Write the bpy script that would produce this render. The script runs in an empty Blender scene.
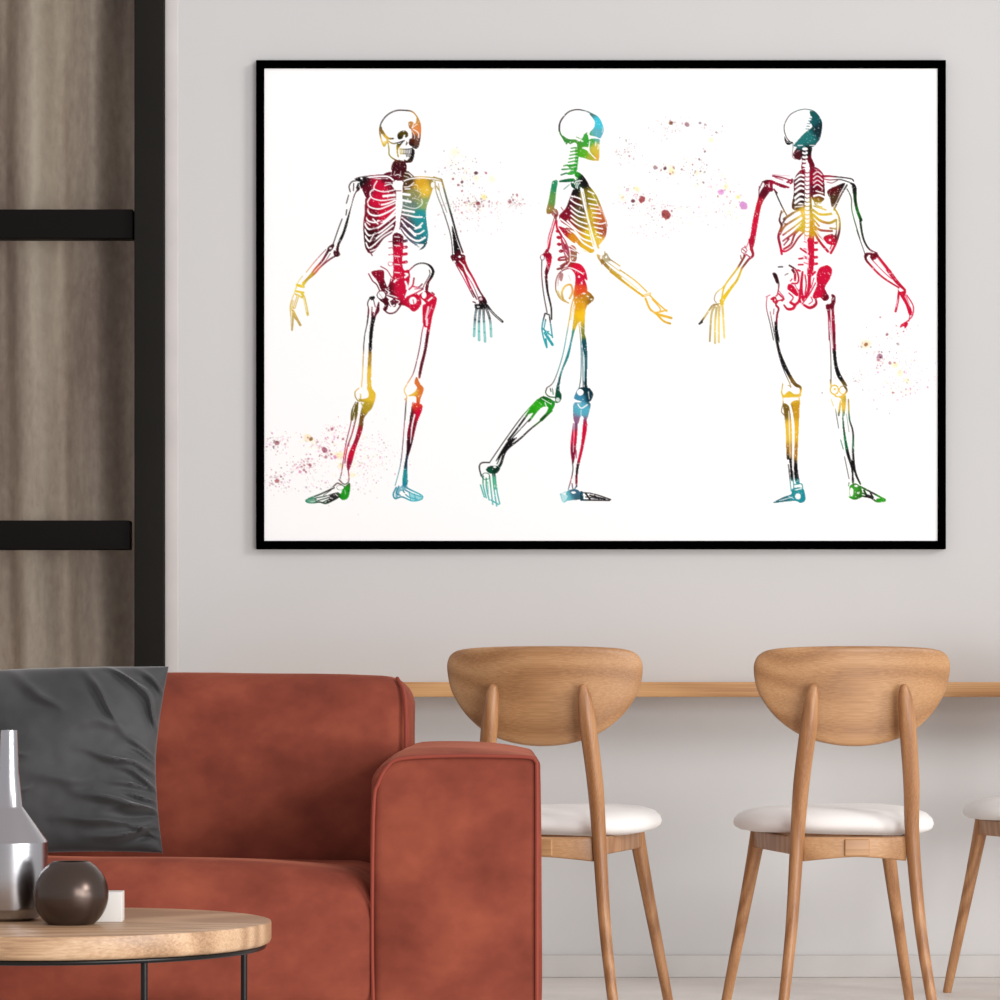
# ---------------------------------------------------------------------------
# THE PRINT: ink drawing computed as a colour attribute on the print's own mesh
# ---------------------------------------------------------------------------
import numpy as np, math
AX0, AY0, AX1, AY1 = 263.0, 67.0, 939.0, 542.0     # drawing units of the sheet
SS = 3                                             # drawing samples per unit
AW, AH = int((AX1-AX0)*SS), int((AY1-AY0)*SS)
ink = np.zeros((AH, AW), np.float32)
_T = [0.0, 0.0, 1.0]
def V(x, y, k): _T[:] = [x, y, k]
def pts_of(s):
    out = []
    for t in s.split():
        a, b = t.split(',')
        out.append((_T[0]+float(a)*_T[2], _T[1]+float(b)*_T[2]))
    return out
def smooth(p, n=5, closed=False):
    if len(p) < 3: return p
    m = len(p); out = []
    rng = m if closed else m-1
    for i in range(rng):
        if closed:
            a, b, c, d = p[(i-1) % m], p[i], p[(i+1) % m], p[(i+2) % m]
        else:
            a, b, c, d = p[max(i-1, 0)], p[i], p[i+1], p[min(i+2, m-1)]
        for j in range(n):
            t = j/n
            q = []
            for k in range(2):
                q.append(b[k]+0.5*t*(c[k]-a[k]+t*(2*a[k]-5*b[k]+4*c[k]-d[k]+t*(3*(b[k]-c[k])+d[k]-a[k]))))
            out.append(tuple(q))
    if not closed: out.append(p[-1])
    return out
def _box(x0, y0, x1, y1):
    i0 = max(0, int((x0-AX0)*SS)-1); i1 = min(AW, int((x1-AX0)*SS)+2)
    j0 = max(0, int((y0-AY0)*SS)-1); j1 = min(AH, int((y1-AY0)*SS)+2)
    return i0, j0, i1, j1
def _grid(b):
    i0, j0, i1, j1 = b
    X, Y = np.meshgrid((np.arange(i0, i1)+.5)/SS+AX0, (np.arange(j0, j1)+.5)/SS+AY0)
    return X.astype(np.float32), Y.astype(np.float32)
def _mix(b, m, v):
    i0, j0, i1, j1 = b
    if i1 <= i0 or j1 <= j0: return
    w = ink[j0:j1, i0:i1]
    if v >= .5: np.maximum(w, v*m, out=w)
    else: w += (v-w)*m
def line_pts(p, w, v):
    ws = w if isinstance(w, (tuple, list)) else (w, w)
    ws = tuple(q*1.06+.18 for q in ws) if v >= .5 else (tuple(max(.3, q*.9-.05) for q in ws) if v < .3 else ws)
    n = len(p)
    R = max(ws)/2+.6
    b = _box(min(q[0] for q in p)-R, min(q[1] for q in p)-R, max(q[0] for q in p)+R, max(q[1] for q in p)+R)
    X, Y = _grid(b)
    D = np.full(X.shape, 99.0, np.float32)
    for i in range(n-1):
        t0 = i/(n-1)*(len(ws)-1); k = min(int(t0), len(ws)-2)
        r0 = (ws[k]+(ws[k+1]-ws[k])*(t0-k))/2
        t1 = (i+1)/(n-1)*(len(ws)-1); k1 = min(int(t1), len(ws)-2)
        r1 = (ws[k1]+(ws[k1+1]-ws[k1])*(t1-k1))/2
        ax, ay = p[i]; dx, dy = p[i+1][0]-ax, p[i+1][1]-ay
        L2 = dx*dx+dy*dy+1e-9
        t = np.clip(((X-ax)*dx+(Y-ay)*dy)/L2, 0, 1)
        d = np.sqrt((X-ax-t*dx)**2+(Y-ay-t*dy)**2)-(r0+(r1-r0)*t)
        np.minimum(D, d, out=D)
    _mix(b, np.clip(.5-D*SS*.8, 0, 1), v)
def L(s, w=1.0, v=1.0, sm=True):
    p = pts_of(s)
    line_pts(smooth(p) if sm else p, w, v)
def W(s, w=1.5, o=.7, v=1.0):                      # white bone with inked edges
    p = smooth(pts_of(s)); ws = w if isinstance(w, tuple) else (w, w)
    line_pts(p, tuple(a+2*o for a in ws), v); line_pts(p, ws, 0.0)
def P(s, v=1.0, sm=True):
    p = pts_of(s)
    if sm: p = smooth(p, 4, True)
    b = _box(min(q[0] for q in p), min(q[1] for q in p), max(q[0] for q in p), max(q[1] for q in p))
    X, Y = _grid(b)
    ins = np.zeros(X.shape, bool)
    n = len(p)
    for i in range(n):
        x0, y0 = p[i]; x1, y1 = p[(i+1) % n]
        if y0 == y1: continue
        c = ((y0 > Y) != (y1 > Y)) & (X < (x1-x0)*(Y-y0)/(y1-y0)+x0)
        ins ^= c
    _mix(b, ins.astype(np.float32), v)
def O(x, y, rx, ry=None, v=0.0, o=0.0):            # blob, optional inked outline
    ry = ry or rx
    def el(f, g): return ' '.join('%g,%g' % (x+(rx+f)*math.cos(a*.5236), y+(ry+g)*math.sin(a*.5236)) for a in range(12))
    if o: P(el(o/_T[2], o/_T[2]), 1.0)
    P(el(0, 0), v)

# ---- figure seen from the front -------------------------------------------
V(370, 100, .07)
L("200,660 160,560 140,470 140,400 165,320 220,240 300,180 400,147 500,148 600,165 665,230 708,320 722,400 715,520 690,640", 1.0)
P("665,225 722,330 728,500 690,680 625,690 575,620 600,560 590,430 560,400 550,320 600,305 640,340 660,300", .85)
L("660,250 640,300 600,400", .9, 0); L("620,420 690,470 690,540", 1.1, 0); L("600,400 670,345", .8, 0); L("600,440 640,520 610,600", .6, 0)
P("135,400 162,375 185,430 260,530 335,540 330,560 240,560 170,490 150,460")
L("140,450 160,560 200,660 250,600 270,700 275,780 320,830 400,870 480,890", 1.0)
P("190,600 250,585 230,640 200,660", .7)
L("240,570 320,620 400,610 490,580", .9); P("385,630 430,620 490,580 430,660 400,720 412,810 390,800 378,700")
P("398,480 440,445 510,440 548,490 530,530 500,530 490,490 460,550 410,560 392,530"); L("470,555 500,500", 1, 0)
P("560,570 600,545 640,580 620,660 560,640"); P("525,590 538,620 510,650")
for i in range(8): L("%d,700 %d,765" % (430+i*24, 432+i*24), .55, .85)
L("425,700 520,705 610,690", .6); L("430,768 600,772", .5)
for i in range(4): L("%d,785 %d,810" % (520+i*20, 524+i*20), .6, .9)
P("600,690 640,735 610,870 550,897 490,890 490,850 530,862 580,800 590,740")
P("350,865 500,885 508,1010 310,1010"); L("350,960 385,920", .8, 0); L("430,900 440,990", .5, .4)
V(345, 165, .1)
P("475,0 605,0 612,50 660,110 640,140 580,155 490,150 440,110 470,60"); L("500,105 530,95 560,110", .9, 0); L("480,130 500,60", .6, 0); L("560,60 540,130", .6, .2)
L("600,80 640,90 680,130", 1.0, 0); L("590,110 640,125", .7, 0); L("630,65 690,120", .8)
P("350,120 430,70 480,85 480,140 420,130"); L("420,100 470,105", .7, 0)
P("150,160 320,140 470,150 490,250 510,270 510,560 470,680 400,740 330,830 262,884 215,850 190,700 185,600 210,470 215,400 218,345 175,265")
P("150,165 320,148 325,200 290,240 248,275 222,335 175,262")
L("165,240 200,320", .8, 0)
W("130,140 250,122 380,112 440,120 480,150", 1.9, .7)
L("320,160 290,215 302,245 390,268 490,250", 1.3, 0)
L("290,240 252,275 265,325 320,348 390,355 500,335", 1.4, 0); L("385,312 495,300", 2.8, 0)
L("400,205 460,190 480,215", 1.2, 0); L("400,180 460,175", .8, 0)
L("252,325 225,375 250,420 340,440 430,410 510,375", 1.6, 0); L("365,398 430,385 500,352", 2.0, 0)
L("222,440 250,490 330,508 430,470 510,420", 2.1, 0); L("330,560 400,560 510,455", 2.6, 0)
L("200,500 235,560 320,575 370,560", 1.9, 0); L("195,580 232,638 300,640 370,600 510,490", 2.2, 0)
L("196,645 232,700 290,700 380,650 505,545", 2.0, 0)
L("200,710 240,762 290,750 370,690 480,605", 2.0, 0)
L("212,780 240,830 300,790 380,715 472,660", 1.7, 0)
L("250,862 320,835 370,770 400,735 470,690", 1.5, 0)
for a in ("250,455 300,480", "240,540 330,520", "300,590 370,560", "230,590 290,600", "240,660 320,640", "250,720 330,690", "240,790 300,740"):
    L(a, 1.2, .95)
L("280,540 330,590", 1.6, 0); L("215,570 250,600", 1.2, 0); L("290,690 250,760", 1.3, 0)
L("215,340 210,450 190,560 192,700 210,830 250,870 272,905", .9)
P("200,360 212,340 225,420 205,560 195,560", 1)
P("592,170 700,148 860,148 885,200 855,310 822,400 810,480 820,600 832,700 812,780 760,790 700,780 640,740 580,670 550,620 560,500 575,400 575,260")
P("480,168 520,170 540,182 580,170 572,230 552,258 570,275 568,400 558,500 530,605 515,605 505,500 510,272 500,250 478,215", 0)
L("500,258 560,258", .7); L("555,600 545,640", .5)
L("590,220 640,215 690,175", 1.1, 0); L("600,240 650,238", 1.3, 0); L("580,290 645,298", 2.9, 0); L("580,352 655,368", 2.6, 0)
L("578,405 660,430 720,430 772,385 765,340", .9, 0); L("580,450 690,470", 2.4, 0); L("640,210 720,200 725,260", .6, 0)
L("570,490 640,505 710,520 770,520", 1.9, 0); L("568,525 660,590 720,625 775,580", 1.7, 0); L("700,640 760,620", 1.7, 0)
L("565,560 650,660 730,690 790,655", 1.7, 0); L("562,635 650,725 730,760 800,725", 2.3, 0); L("640,640 700,700", 3.2, 0)
L("700,250 760,280 730,330", .6, .3); L("690,330 740,350", .6, .3)
L("560,640 600,700 660,765 720,800", .9); P("742,850 790,830 822,775 800,760 785,805"); L("700,800 740,820", .7, .5)
W("590,160 650,138 760,128 900,140 960,150", 1.5, .6)
O(880, 200, 22, 30, 0, .4); L("835,215 850,240", .9, .8)
# pelvis and lower spine
V(360, 235, .09)
P("365,0 470,0 482,100 470,300 490,390 545,390 552,500 515,640 500,700 560,760 460,780 330,660 325,560 360,480 372,300")
for y in (20, 115, 235, 325, 415): L("385,%d 440,%d" % (y, y+5), 1.2, .12)
L("380,520 400,500", 2, 0); L("505,430 530,440 500,470", 2.2, 0); L("505,520 520,560 520,600", 2.2, 0); L("440,480 400,490", .7, .2)
for y in (70, 140, 215, 305): L("480,%d 515,%d" % (y, y-6), 2.6); L("320,%d 372,%d" % (y+5, y), .8, .7)
O(495, 140, 10, 10, .3); O(340, 320, 24, 20, 0, .5)
P("130,405 200,390 265,400 272,500 315,620 292,680 325,730 300,830 260,840 270,770 225,730 190,670 240,640 220,580 190,510 135,440")
L("230,350 300,390 345,460 370,480", .7); L("300,600 330,540 345,480", .8); L("280,600 330,640", 1.1, 0)
L("95,430 140,510 185,550 220,625", .9)
O(238, 668, 42, 42, 0, .9); L("215,650 250,700", .6, .4)
L("290,660 380,700 440,770", 2.0, 1); L("300,660 400,690 440,720", 1.1, 0)
L("262,820 300,860 345,872 400,850 460,770", 1.2); P("330,740 400,700 470,710 460,780 410,760 390,800 330,790", .9); L("400,720 440,740 410,770", 1, 0); L("320,730 350,790 380,780", 1.6, 0)
L("545,395 620,330 700,313 780,338 818,400 800,470 760,530 745,620", 1.0)
P("712,314 790,340 828,400 812,465 770,530 755,620 725,620 735,540 780,460 797,400 765,348")
L("770,390 775,440 720,540 690,600 620,650", .7, .9)
L("545,605 585,560 600,480", 1.3); L("585,570 650,580 690,545", 1.2, .8); L("610,600 690,590", 1.0, .6)
L("520,690 620,645 700,600", 1.0)
P("500,705 600,650 660,680 682,770 605,852 540,810 470,765"); O(588, 730, 42, 42, 0); L("590,720 600,770", .7)
P("660,660 740,620 800,655 852,700 845,760 812,800 800,900 780,1010 705,1010 700,830 735,770 690,715 662,700")
O(712, 668, 26, 38, 0); L("740,820 745,1000", 2.6, .12); L("760,730 800,695", 1.8, 0); L("770,850 760,1000", .6, .9); L("800,640 825,660", 1.2)
P("105,690 150,676 168,700 135,725 110,712"); L("110,700 85,760 98,850 78,1000", .8)
P("212,740 216,840 180,900 150,1010 112,1010 135,900 142,850 165,860 190,780"); L("160,860 140,1000", 1.0, 0); L("150,720 170,800", .7, .8)
# arm on the left of the sheet
V(280, 170, .09)
L("780,240 768,180 800,130 850,118", .9); L("762,280 738,370", .8); L("742,440 733,500", .8); L("690,545 650,650 590,825", .8)
P("870,150 888,215 842,260 802,380 770,520 742,640 702,750 662,830 650,905 622,885 648,790 690,700 722,600 742,540 788,400 820,280 855,210 862,160")
L("820,150 815,230", .8, .9); P("830,95 920,75 1000,92 990,110 885,130 850,115"); O(905, 92, 12, 12, 0); L("870,150 850,200", 1, 1)
P("600,895 650,900 668,945 620,968 596,940"); P("530,860 590,820 602,850 560,905 535,900"); O(560, 870, 14, 12, .1); L("600,860 620,900", .8, 0)
V(280, 240, .09)
L("660,160 560,210 450,300 380,375 300,440 250,510", (1.5, 1.2, 2.2, 2.4)); L("535,120 470,230 390,320 330,400 260,480", (2.2, 1.8, 1.4, 2.4))
L("510,105 400,225 290,360", .6, .8); L("560,150 500,240 420,320", .6, .7); L("250,400 190,490 160,600", .6, .7)
L("190,500 260,520", 2.4); L("180,570 260,585", 1.8); L("170,600 250,640", 1.5); O(220, 545, 14, 10, 0); O(190, 590, 12, 9, 0)
L("185,520 140,640 112,740 120,850", .8, .8); W("200,620 180,680 160,750", .9, .7); W("140,680 130,740 150,800", .8, .6)
L("240,590 270,650 300,790 310,830", 2.2); L("262,640 300,800", .8, 0)
L("150,800 190,880 225,945", 2.2); L("150,850 200,900", 1.6); L("145,780 142,900 133,1000", 1.6); L("120,760 122,900 130,990", .6, .7)
# arm on the right
V(270, 90, .26)
L("635,352 640,395 668,470 695,560 703,640", .7, .9); L("660,345 680,420 700,490 722,570 742,625", (1.4, 1.6, 1.6, 1.3))
L("648,360 655,400 680,470", .6, .7); P("700,520 705,590 712,640 735,630 722,590"); L("630,335 660,345", 1.0); L("640,370 650,385", 1, .8)
V(425, 255, .09)
P("285,10 330,-10 440,0 448,80 468,130 410,90 380,60 410,140 445,200 410,180 340,100 300,60"); O(325, 75, 16, 14, .1); O(385, 20, 14, 12, 0)
L("435,60 470,150 530,250 600,390 645,460", (2.6, 2.0, 1.6, 1.2)); L("390,70 440,200 500,350 575,490", (2.6, 1.8, 1.1))
L("345,110 430,260 540,470", .7); L("440,190 530,330 590,470", .6, .8); L("385,70 430,120 450,180", 1.1, 0)
P("590,470 650,460 682,500 695,560 665,595 570,605 550,560 560,545 600,540"); O(622, 490, 18, 16, .25); O(590, 575, 14, 10, .2); L("690,540 700,570", 1, 0); L("535,520 560,530", 1)
for s in ("572,600 556,700 545,900", "612,600 600,750 602,945", "650,590 655,730 668,960", "680,590 722,720 736,905"):
    L(s, (2.2, 1.9, 2.2), .85); L(s, .6, .25)
for x, y in ((558, 720), (600, 740), (655, 740), (716, 700), (550, 820), (600, 850), (662, 860), (732, 820)): O(x, y, 14, 9, 1)
L("690,560 760,650 860,740", 2.0); L("720,610 780,670 850,735", .8, .1)
# legs
V(330, 300, .12)
L("320,60 308,200 285,330 272,600 262,725", .7); L("350,60 345,200", .8)
P("412,55 385,130 362,240 350,380 345,560 346,720 382,790 350,900 300,950 272,1005 248,980 300,900 310,860 250,845 238,812 250,825 312,815 322,780 308,735 310,600 320,450 330,250 355,150")
O(288, 778, 33, 36, 0); L("240,735 208,770 218,822 245,845", .8); L("215,850 182,920 175,1000", .8); P("225,850 238,860 226,960 205,1000 212,900"); L("262,860 280,900 270,930", 1.4, .6); L("255,780 255,820", 1, .8)
L("790,180 768,260 750,380 720,520 690,620 645,695", .7)
P("885,10 855,130 830,270 805,420 772,560 752,650 735,640 750,540 778,430 803,270 820,150 780,180 770,60 800,30", 1); L("820,60 800,160", 2.2, .15); L("850,40 820,120", .6, .3)
P("722,640 752,700 782,740 755,820 745,870 720,860 715,805 650,800 700,770 725,730 703,690"); L("640,705 618,755 640,805 625,830", .9, .8); L("660,700 710,720 700,760 670,770", 1.2, 0)
L("640,810 635,860 625,1000", .6, .8); P("690,850 730,870 764,900 730,1010 705,1010 715,930 695,1010 662,1010 680,900"); L("700,850 690,880", 1, .1)
V(300, 390, .13)
P("490,100 555,95 525,170 492,220 480,310 430,450 400,560 370,625 358,560 380,470 420,380 452,260 462,190")
L("408,130 390,260 352,420 322,620 308,680", .7); L("440,180 402,330 362,450 345,560", 1.1, .9); L("430,115 402,230", 1.4); L("425,250 380,400", .7, .8)
L("300,690 340,725 375,700 372,620", .9, .9); P("330,762 385,715 375,820 333,847 300,822 318,790"); L("345,770 350,800", .6, .3)
L("255,745 285,718 310,725 345,745", 1.0); O(310, 750, 26, 18, 0, .3); L("262,752 160,800 62,838 48,858 90,868 150,862 200,872 255,848 305,820", 1.2)
for s in ("75,840 200,815 290,790", "120,855 210,830 300,800", "180,862 250,830 310,808"): L(s, .9, .9)
P("240,800 300,790 310,820 250,850 190,875 220,840", .9); L("60,850 120,845", 2.2, .7); L("240,770 180,810", .5, .8); L("270,800 290,815", .8, 0); L("230,830 250,835", .8, 0)
L("815,80 800,300 785,480 768,600 732,735", .6, .85)
P("865,110 935,110 938,160 902,250 862,420 832,520 825,600 828,725 788,725 798,600 818,480 825,330 848,220"); L("882,190 862,280 850,410", (1.6, 1.6, .6), 0)
L("740,750 718,800 732,835 785,822 860,852 930,842 937,812 850,768 790,735", 1.2); L("760,740 740,790 770,810", 1.0); L("790,770 830,820 900,840", 1.0); L("810,770 870,800 930,820", 1.0); P("740,770 790,735 830,745 800,775 770,780 760,810 735,830", .6); L("840,790 850,840", .8); L("880,800 890,845", .8); L("800,800 820,790", 1.4, 0)
P("840,800 935,815 930,840 870,850", .5)

# ---- figure seen from the side --------------------------------------------
V(545, 100, .07)
L("300,625 255,540 215,470 203,390 230,290 330,175 450,137 560,152 640,180", (.9, 1.4, .9, .9)); L("640,180 760,250 815,350 832,440 790,540", .7)
P("640,190 740,222 800,310 818,440 790,545 730,525 640,500 650,450 700,390 712,320 690,270 645,215", .88)
P("240,505 330,555 440,565 500,590 560,500 605,490 625,560 640,640 600,680 560,690 470,690 450,620 400,610 340,600 300,635", .9)
L("450,530 520,560", .7, .7); L("540,590 500,560", 1.5, .1); L("330,600 360,620 400,600", 1.2, 1); L("340,620 350,650", .8, 0)
P("480,690 600,720 640,780 760,862 660,862 560,830 478,800", .9); O(570, 685, 40, 16, .1)
P("640,560 775,560 778,640 772,845 740,862 640,780 628,650", .9); L("640,590 632,730 720,835", 1.2, 0); L("725,600 722,650", 1.1, 0); L("765,640 752,700", 1.0, 0); L("560,500 600,470", .9)
P("430,690 490,680 482,800 452,1010 395,1010 420,900 435,800", .95)
for i in range(7): L("%d,%d %d,%d" % (375-i*10, 690+i*50, 435-i*3, 680+i*48), 1.0); L("%d,%d %d,%d" % (425, 705+i*50, 460, 700+i*50), .8, .1)
V(535, 165, .09)
P("360,0 465,0 458,80 400,112 350,95 400,60", .85); L("400,30 440,20", .9, 0); L("370,60 430,60", .8, .1); L("290,110 350,90", 1.2); L("300,50 360,45", 1.2); L("320,10 360,0", 1.1)
P("540,185 602,232 690,350 765,540 800,640 800,700 780,800 700,900 640,975 560,962 480,885 420,800 390,700 300,640 280,600 300,560 400,420 440,280")
P("430,270 500,310 500,360 420,350 405,430 412,510 400,600 290,612 268,560 340,480 392,350")
P("196,180 252,178 232,300 220,420 205,520 145,545 125,510 150,400 178,250", .9); L("200,240 170,420", .6, .6); L("225,200 205,400", .5, .5)
L("400,345 470,362 520,385", 1.6, 0); L("395,385 450,425 530,455", 1.7, 0); L("395,450 460,505 545,540", 1.7, 0)
L("400,505 480,565 565,585", 1.7, 0); L("400,560 480,620 580,655", 1.7, 0); L("400,610 480,668 590,715", 1.7, 0)
L("360,620 470,725 600,785", 1.8, 0); L("285,600 420,705 520,810 625,850", 1.9, 0)
L("240,560 300,660 440,755 530,860 640,925", 2.0, 0); L("238,660 330,770 450,880 560,950 610,985", 1.2, 0)
L("350,700 420,720", 1.0, .9)
for s in ("590,290 655,320", "590,370 680,390", "600,430 700,450", "620,480 720,495", "640,530 730,540", "650,580 735,595", "650,640 730,655 785,640", "660,690 750,710", "680,745 745,765", "690,795 735,810"): L(s, 1.5, 0)
L("700,900 760,830 790,760", .6, .5); L("720,460 780,600 795,700", .7, .3); L("630,310 700,440 730,520", .8, .2)
P("500,270 540,250 572,420 622,640 705,930 662,955 615,800 570,560 520,400", 0)
L("545,240 572,380 612,600 660,780 705,920", 1.6); L("500,280 560,560 605,700 655,890", .6, .8); L("530,300 600,600", .5, .5)
P("470,75 540,125 600,225 572,245 520,185 470,170 440,110"); W("435,235 455,185 520,175", 1.2, .6); W("470,260 480,215 520,190", 1.0, .5); P("505,190 545,190 545,260 515,250")
P("280,170 400,148 440,155 430,185 280,192"); P("400,195 440,220 452,270 405,240"); L("320,270 380,220", .7, .7); L("430,120 470,150", 1.0, 0)
L("250,180 232,300 220,440", .6, .6); L("290,470 310,500", .8, .6); P("180,500 240,490 260,560 200,570", .75); L("200,500 240,550", .8, .1)
L("235,560 200,680 165,800 145,930 100,1000", (2.6, 2.8, 3.2, 2.6)); L("220,600 165,790 130,930", 1.1, 0)
L("240,620 245,700 290,780 320,860 350,940", 1.8, .95); P("260,680 330,700 380,720 440,800 440,870 340,790 300,740"); L("300,760 330,820", 1.1, 0); L("340,860 400,900", 1.1, 0); L("350,720 400,760", .8, .1)
for x, y in ((252, 735), (268, 808), (266, 880), (290, 955)): O(x, y, 24, 17, 1)
V(530, 230, .09)
for x, y in ((318, 82), (325, 160), (345, 235)): O(x, y, 26, 18, 1)
P("340,60 400,120 440,240 440,350 400,350 380,270 355,200", .8); L("360,90 390,150", 1.1, 0); L("390,250 420,300", 1.2, .1); L("400,200 440,190 480,220 550,260", 1.0, .8)
P("450,170 505,190 522,270 510,345 460,340 450,250", .8); L("455,215 500,235", 1.2, 0); O(470, 320, 10, 12, .2); L("440,170 560,265", 1.1, 0); L("440,275 520,290", .8, 0)
L("400,330 320,335 330,310 380,300", 1.6); L("305,435 350,420 410,360", 1.8); L("340,400 420,350", 1.4, .9)
P("450,355 560,380 620,460 637,560 605,540 632,620 632,690 560,705 490,745 482,700 500,600 500,500 460,440 400,380 420,350"); W("360,440 420,420 480,430 560,470 590,490", 1.3, .5); L("410,400 440,360", 1.2, 0)
O(545, 520, 12, 12, .1); O(575, 590, 9, 16, .15)
L("420,425 340,465 295,540 285,640 300,700 345,770 430,812", 1.0, .9); L("370,440 320,520 310,620", .6, .6); P("330,480 372,490 352,570 325,545", .7); L("430,500 450,560", .6, .4)
L("368,770 355,690 395,622 455,612 470,690 440,760", 1.7, .9); L("310,680 340,740 400,790", 1.2, .6)
P("490,755 560,700 640,680 705,740 705,780 650,830 605,890 605,1005 488,1005 500,860", .95)
for x, y in ((520, 755), (600, 705), (640, 740), (680, 770), (600, 810)): O(x, y, 18, 9, .1)
L("490,745 460,850 440,1000", .8); L("500,780 470,900 460,1000", .6, .5)
P("170,240 232,262 242,330 215,440 185,520 162,470 185,380 165,300"); O(138, 305, 18, 26, 0, .7); L("170,300 205,440", .7, .2)
L("132,340 130,500 150,700 190,920", .9, .8); L("180,520 195,680 235,860 240,990", (2.6, 1.8, 1.4, 1.2)); L("190,545 210,560", 1, 0)
P("740,265 800,285 850,255 880,300 900,340 860,350 800,360 760,330", .6); O(790, 300, 10, 22, .0); O(845, 300, 12, 16, 0); L("750,280 800,380", .8); L("830,240 835,290", .8)
L("800,340 870,420 1000,525", 2.8); L("880,320 1000,400", .8); L("850,350 1000,460", .6, .7)
V(530, 270, .15)
L("540,10 640,90 755,175", (2.6, 2.0, 1.8)); L("600,0 700,70 780,145", 1.0); L("560,5 650,70 720,130", .6, .5); W("762,172 800,158", .9, .6)
L("770,190 800,260 840,290 890,340 935,357", 1.8); L("800,170 850,220 912,275", 1.2); L("830,288 912,268", 1.4); L("850,295 942,320", 2.2); L("815,195 870,262 840,285", 1.0); L("790,200 830,280", .6, .1)
L("100,290 80,380 90,450 112,518", 1.2); L("130,310 150,450", 1.1); L("85,390 125,425 150,440", 1.2); L("100,420 150,498", 2.4); L("105,460 112,515", 1.6); L("105,330 95,400 125,410", .9); L("105,290 130,300", 1)
L("280,225 250,400 215,580 160,740 112,785", .7, .9)
P("300,230 345,225 342,300 300,400 280,480 258,580 215,680 196,790 210,830 208,862 170,880 172,800 200,690 240,580 270,470 288,350")
P("305,190 400,190 370,270 362,440 345,440 335,350 322,325 300,400 284,410", .95); L("300,230 280,380", .8, 0)
L("325,350 340,500 340,700 325,800", .7, .8); P("348,420 370,440 382,560 380,760 392,800 362,790 364,600 345,480"); L("350,520 355,780", .8, .8)
L("112,788 105,820 132,845 190,850", .9); L("135,790 140,810", .8); O(185, 865, 14, 14, .2, .8); L("150,790 155,830", .6)
P("300,832 330,785 400,790 412,850 385,882 300,862"); O(335, 815, 22, 22, 0); L("398,800 415,830 400,868", 1.8); L("390,810 395,860", .8, .1)
P("290,895 330,882 392,880 396,940 372,1005 345,960 330,960 322,1005 292,1005", .9); L("330,892 345,908 372,892", 1.4, 0)
V(470, 380, .15)
L("490,110 530,135 580,150", 1.0); P("440,140 492,108 565,150 540,212 480,275 465,262 505,220 520,180 470,190 400,275 388,270 420,220 375,232 410,175"); L("480,125 540,160", .8, 0); L("500,150 510,180", 1, 0)
L("450,130 350,240 240,390 132,548", .8); L("400,205 310,330 255,400", 1.7); L("430,225 270,400", .7); P("258,400 300,388 290,410 232,480 170,545 215,460")
L("545,205 480,265 400,330 330,395 240,470 205,560 180,590", (1.6, 1.4, 1.4, 1.8, 2.4, 3.0)); L("310,385 222,480 180,560", .8)
L("130,550 80,552 62,580 75,640", 1.1); P("105,590 150,570 200,582 180,620 130,622"); O(165, 580, 10, 7, 0); O(105, 642, 24, 20, 0, .7); O(100, 575, 16, 20, 0)
for s in ("88,640 88,700 108,785", "108,655 110,720 128,800", "130,640 140,730 152,830", "150,622 162,740 178,840", "165,622 180,740 198,825", "70,700 95,780", "140,800 190,830"): L(s, 1.15, .85)
P("150,620 170,625 175,720 160,720", .7); L("118,680 122,760", .6, .8)
P("695,160 795,150 798,200 772,250 740,240 722,290 698,292 692,220", .85); L("718,160 742,188 782,165", 1.3, 0); L("740,200 740,240", .8, .2)
P("698,290 716,285 716,350 702,500 686,560 674,470 684,350"); P("762,245 782,300 757,450 722,600 715,710 703,690 708,580 738,440 752,300"); L("695,300 688,480", .6, 0)
L("690,290 672,450 686,600 655,730", .8, .9); L("708,470 708,520", .8, .8); L("680,690 690,735 712,700", .7)
P("648,740 720,732 745,790 690,800 640,800", .85); O(690, 750, 16, 8, 0); L("605,760 622,812 650,800 690,795", 1.1, .8); L("640,745 600,765", .8, .5); P("610,765 650,770 640,800 620,810", .4)
P("735,745 750,745 755,795 735,795"); L("740,750 800,755 860,770 938,797", .9); L("740,800 930,802", 1.3); L("770,755 800,795", 1.4); L("800,770 900,795", 1.5); L("830,770 860,795", .8); L("770,780 850,790", .8)

# ---- figure seen from behind ----------------------------------------------
V(745, 100, .12)
L("390,360 345,310 326,220 370,130 440,88 510,77 580,97 630,160 640,220 622,320 580,372", .6)
P("545,90 600,112 640,180 638,250 604,350 560,392 470,387 405,385 440,335 500,272 560,222 538,180 560,150 542,118", .95)
for i in range(6): L("%d,%d %d,%d" % (545-i*8, 130+i*22, 562-i*6, 132+i*22), .6, .8)
P("328,300 352,340 402,352 362,376 335,352"); L("345,350 380,355", .6, 0); L("400,360 400,400", .7, .6)
P("405,440 430,400 465,400 468,492 425,492 402,465"); L("400,400 395,470 420,495", .6, .5); P("430,390 465,390 465,440 430,440", .7)
P("460,388 555,388 552,470 582,550 545,600 562,1005 530,1005 530,600 470,575 475,500"); L("440,378 480,378", 1, .1); L("540,378 580,378", .8, 0)
for y in (408, 440, 475, 510, 545, 580): O(500, y, 24, 13, 0, .2)
for y in (425, 458, 492): L("480,%d 500,%d" % (y, y+8), 1.1, .9)
L("570,560 610,580 640,610", 1.6, 1)
V(760, 170, .1)
P("395,10 450,-10 500,-10 500,380 430,410 320,385 335,250 340,100")
for i, y in enumerate((58, 98, 145, 190, 250, 300, 350)): L("350,%d 400,%d 440,%d" % (y+30, y-8, y), (1.3, 2.4, 2.0) if i < 3 else (2.4, 3.0, 1.6), 0)
P("500,-10 560,0 622,30 640,80 640,300 520,292")
for y in (40, 82, 125, 168): L("535,%d 575,%d 625,%d" % (y+5, y-22, y+15), 1.3, .05)
L("540,260 590,250 640,270", 2.2, 0); L("560,210 630,230", 1.4, 0)
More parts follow.
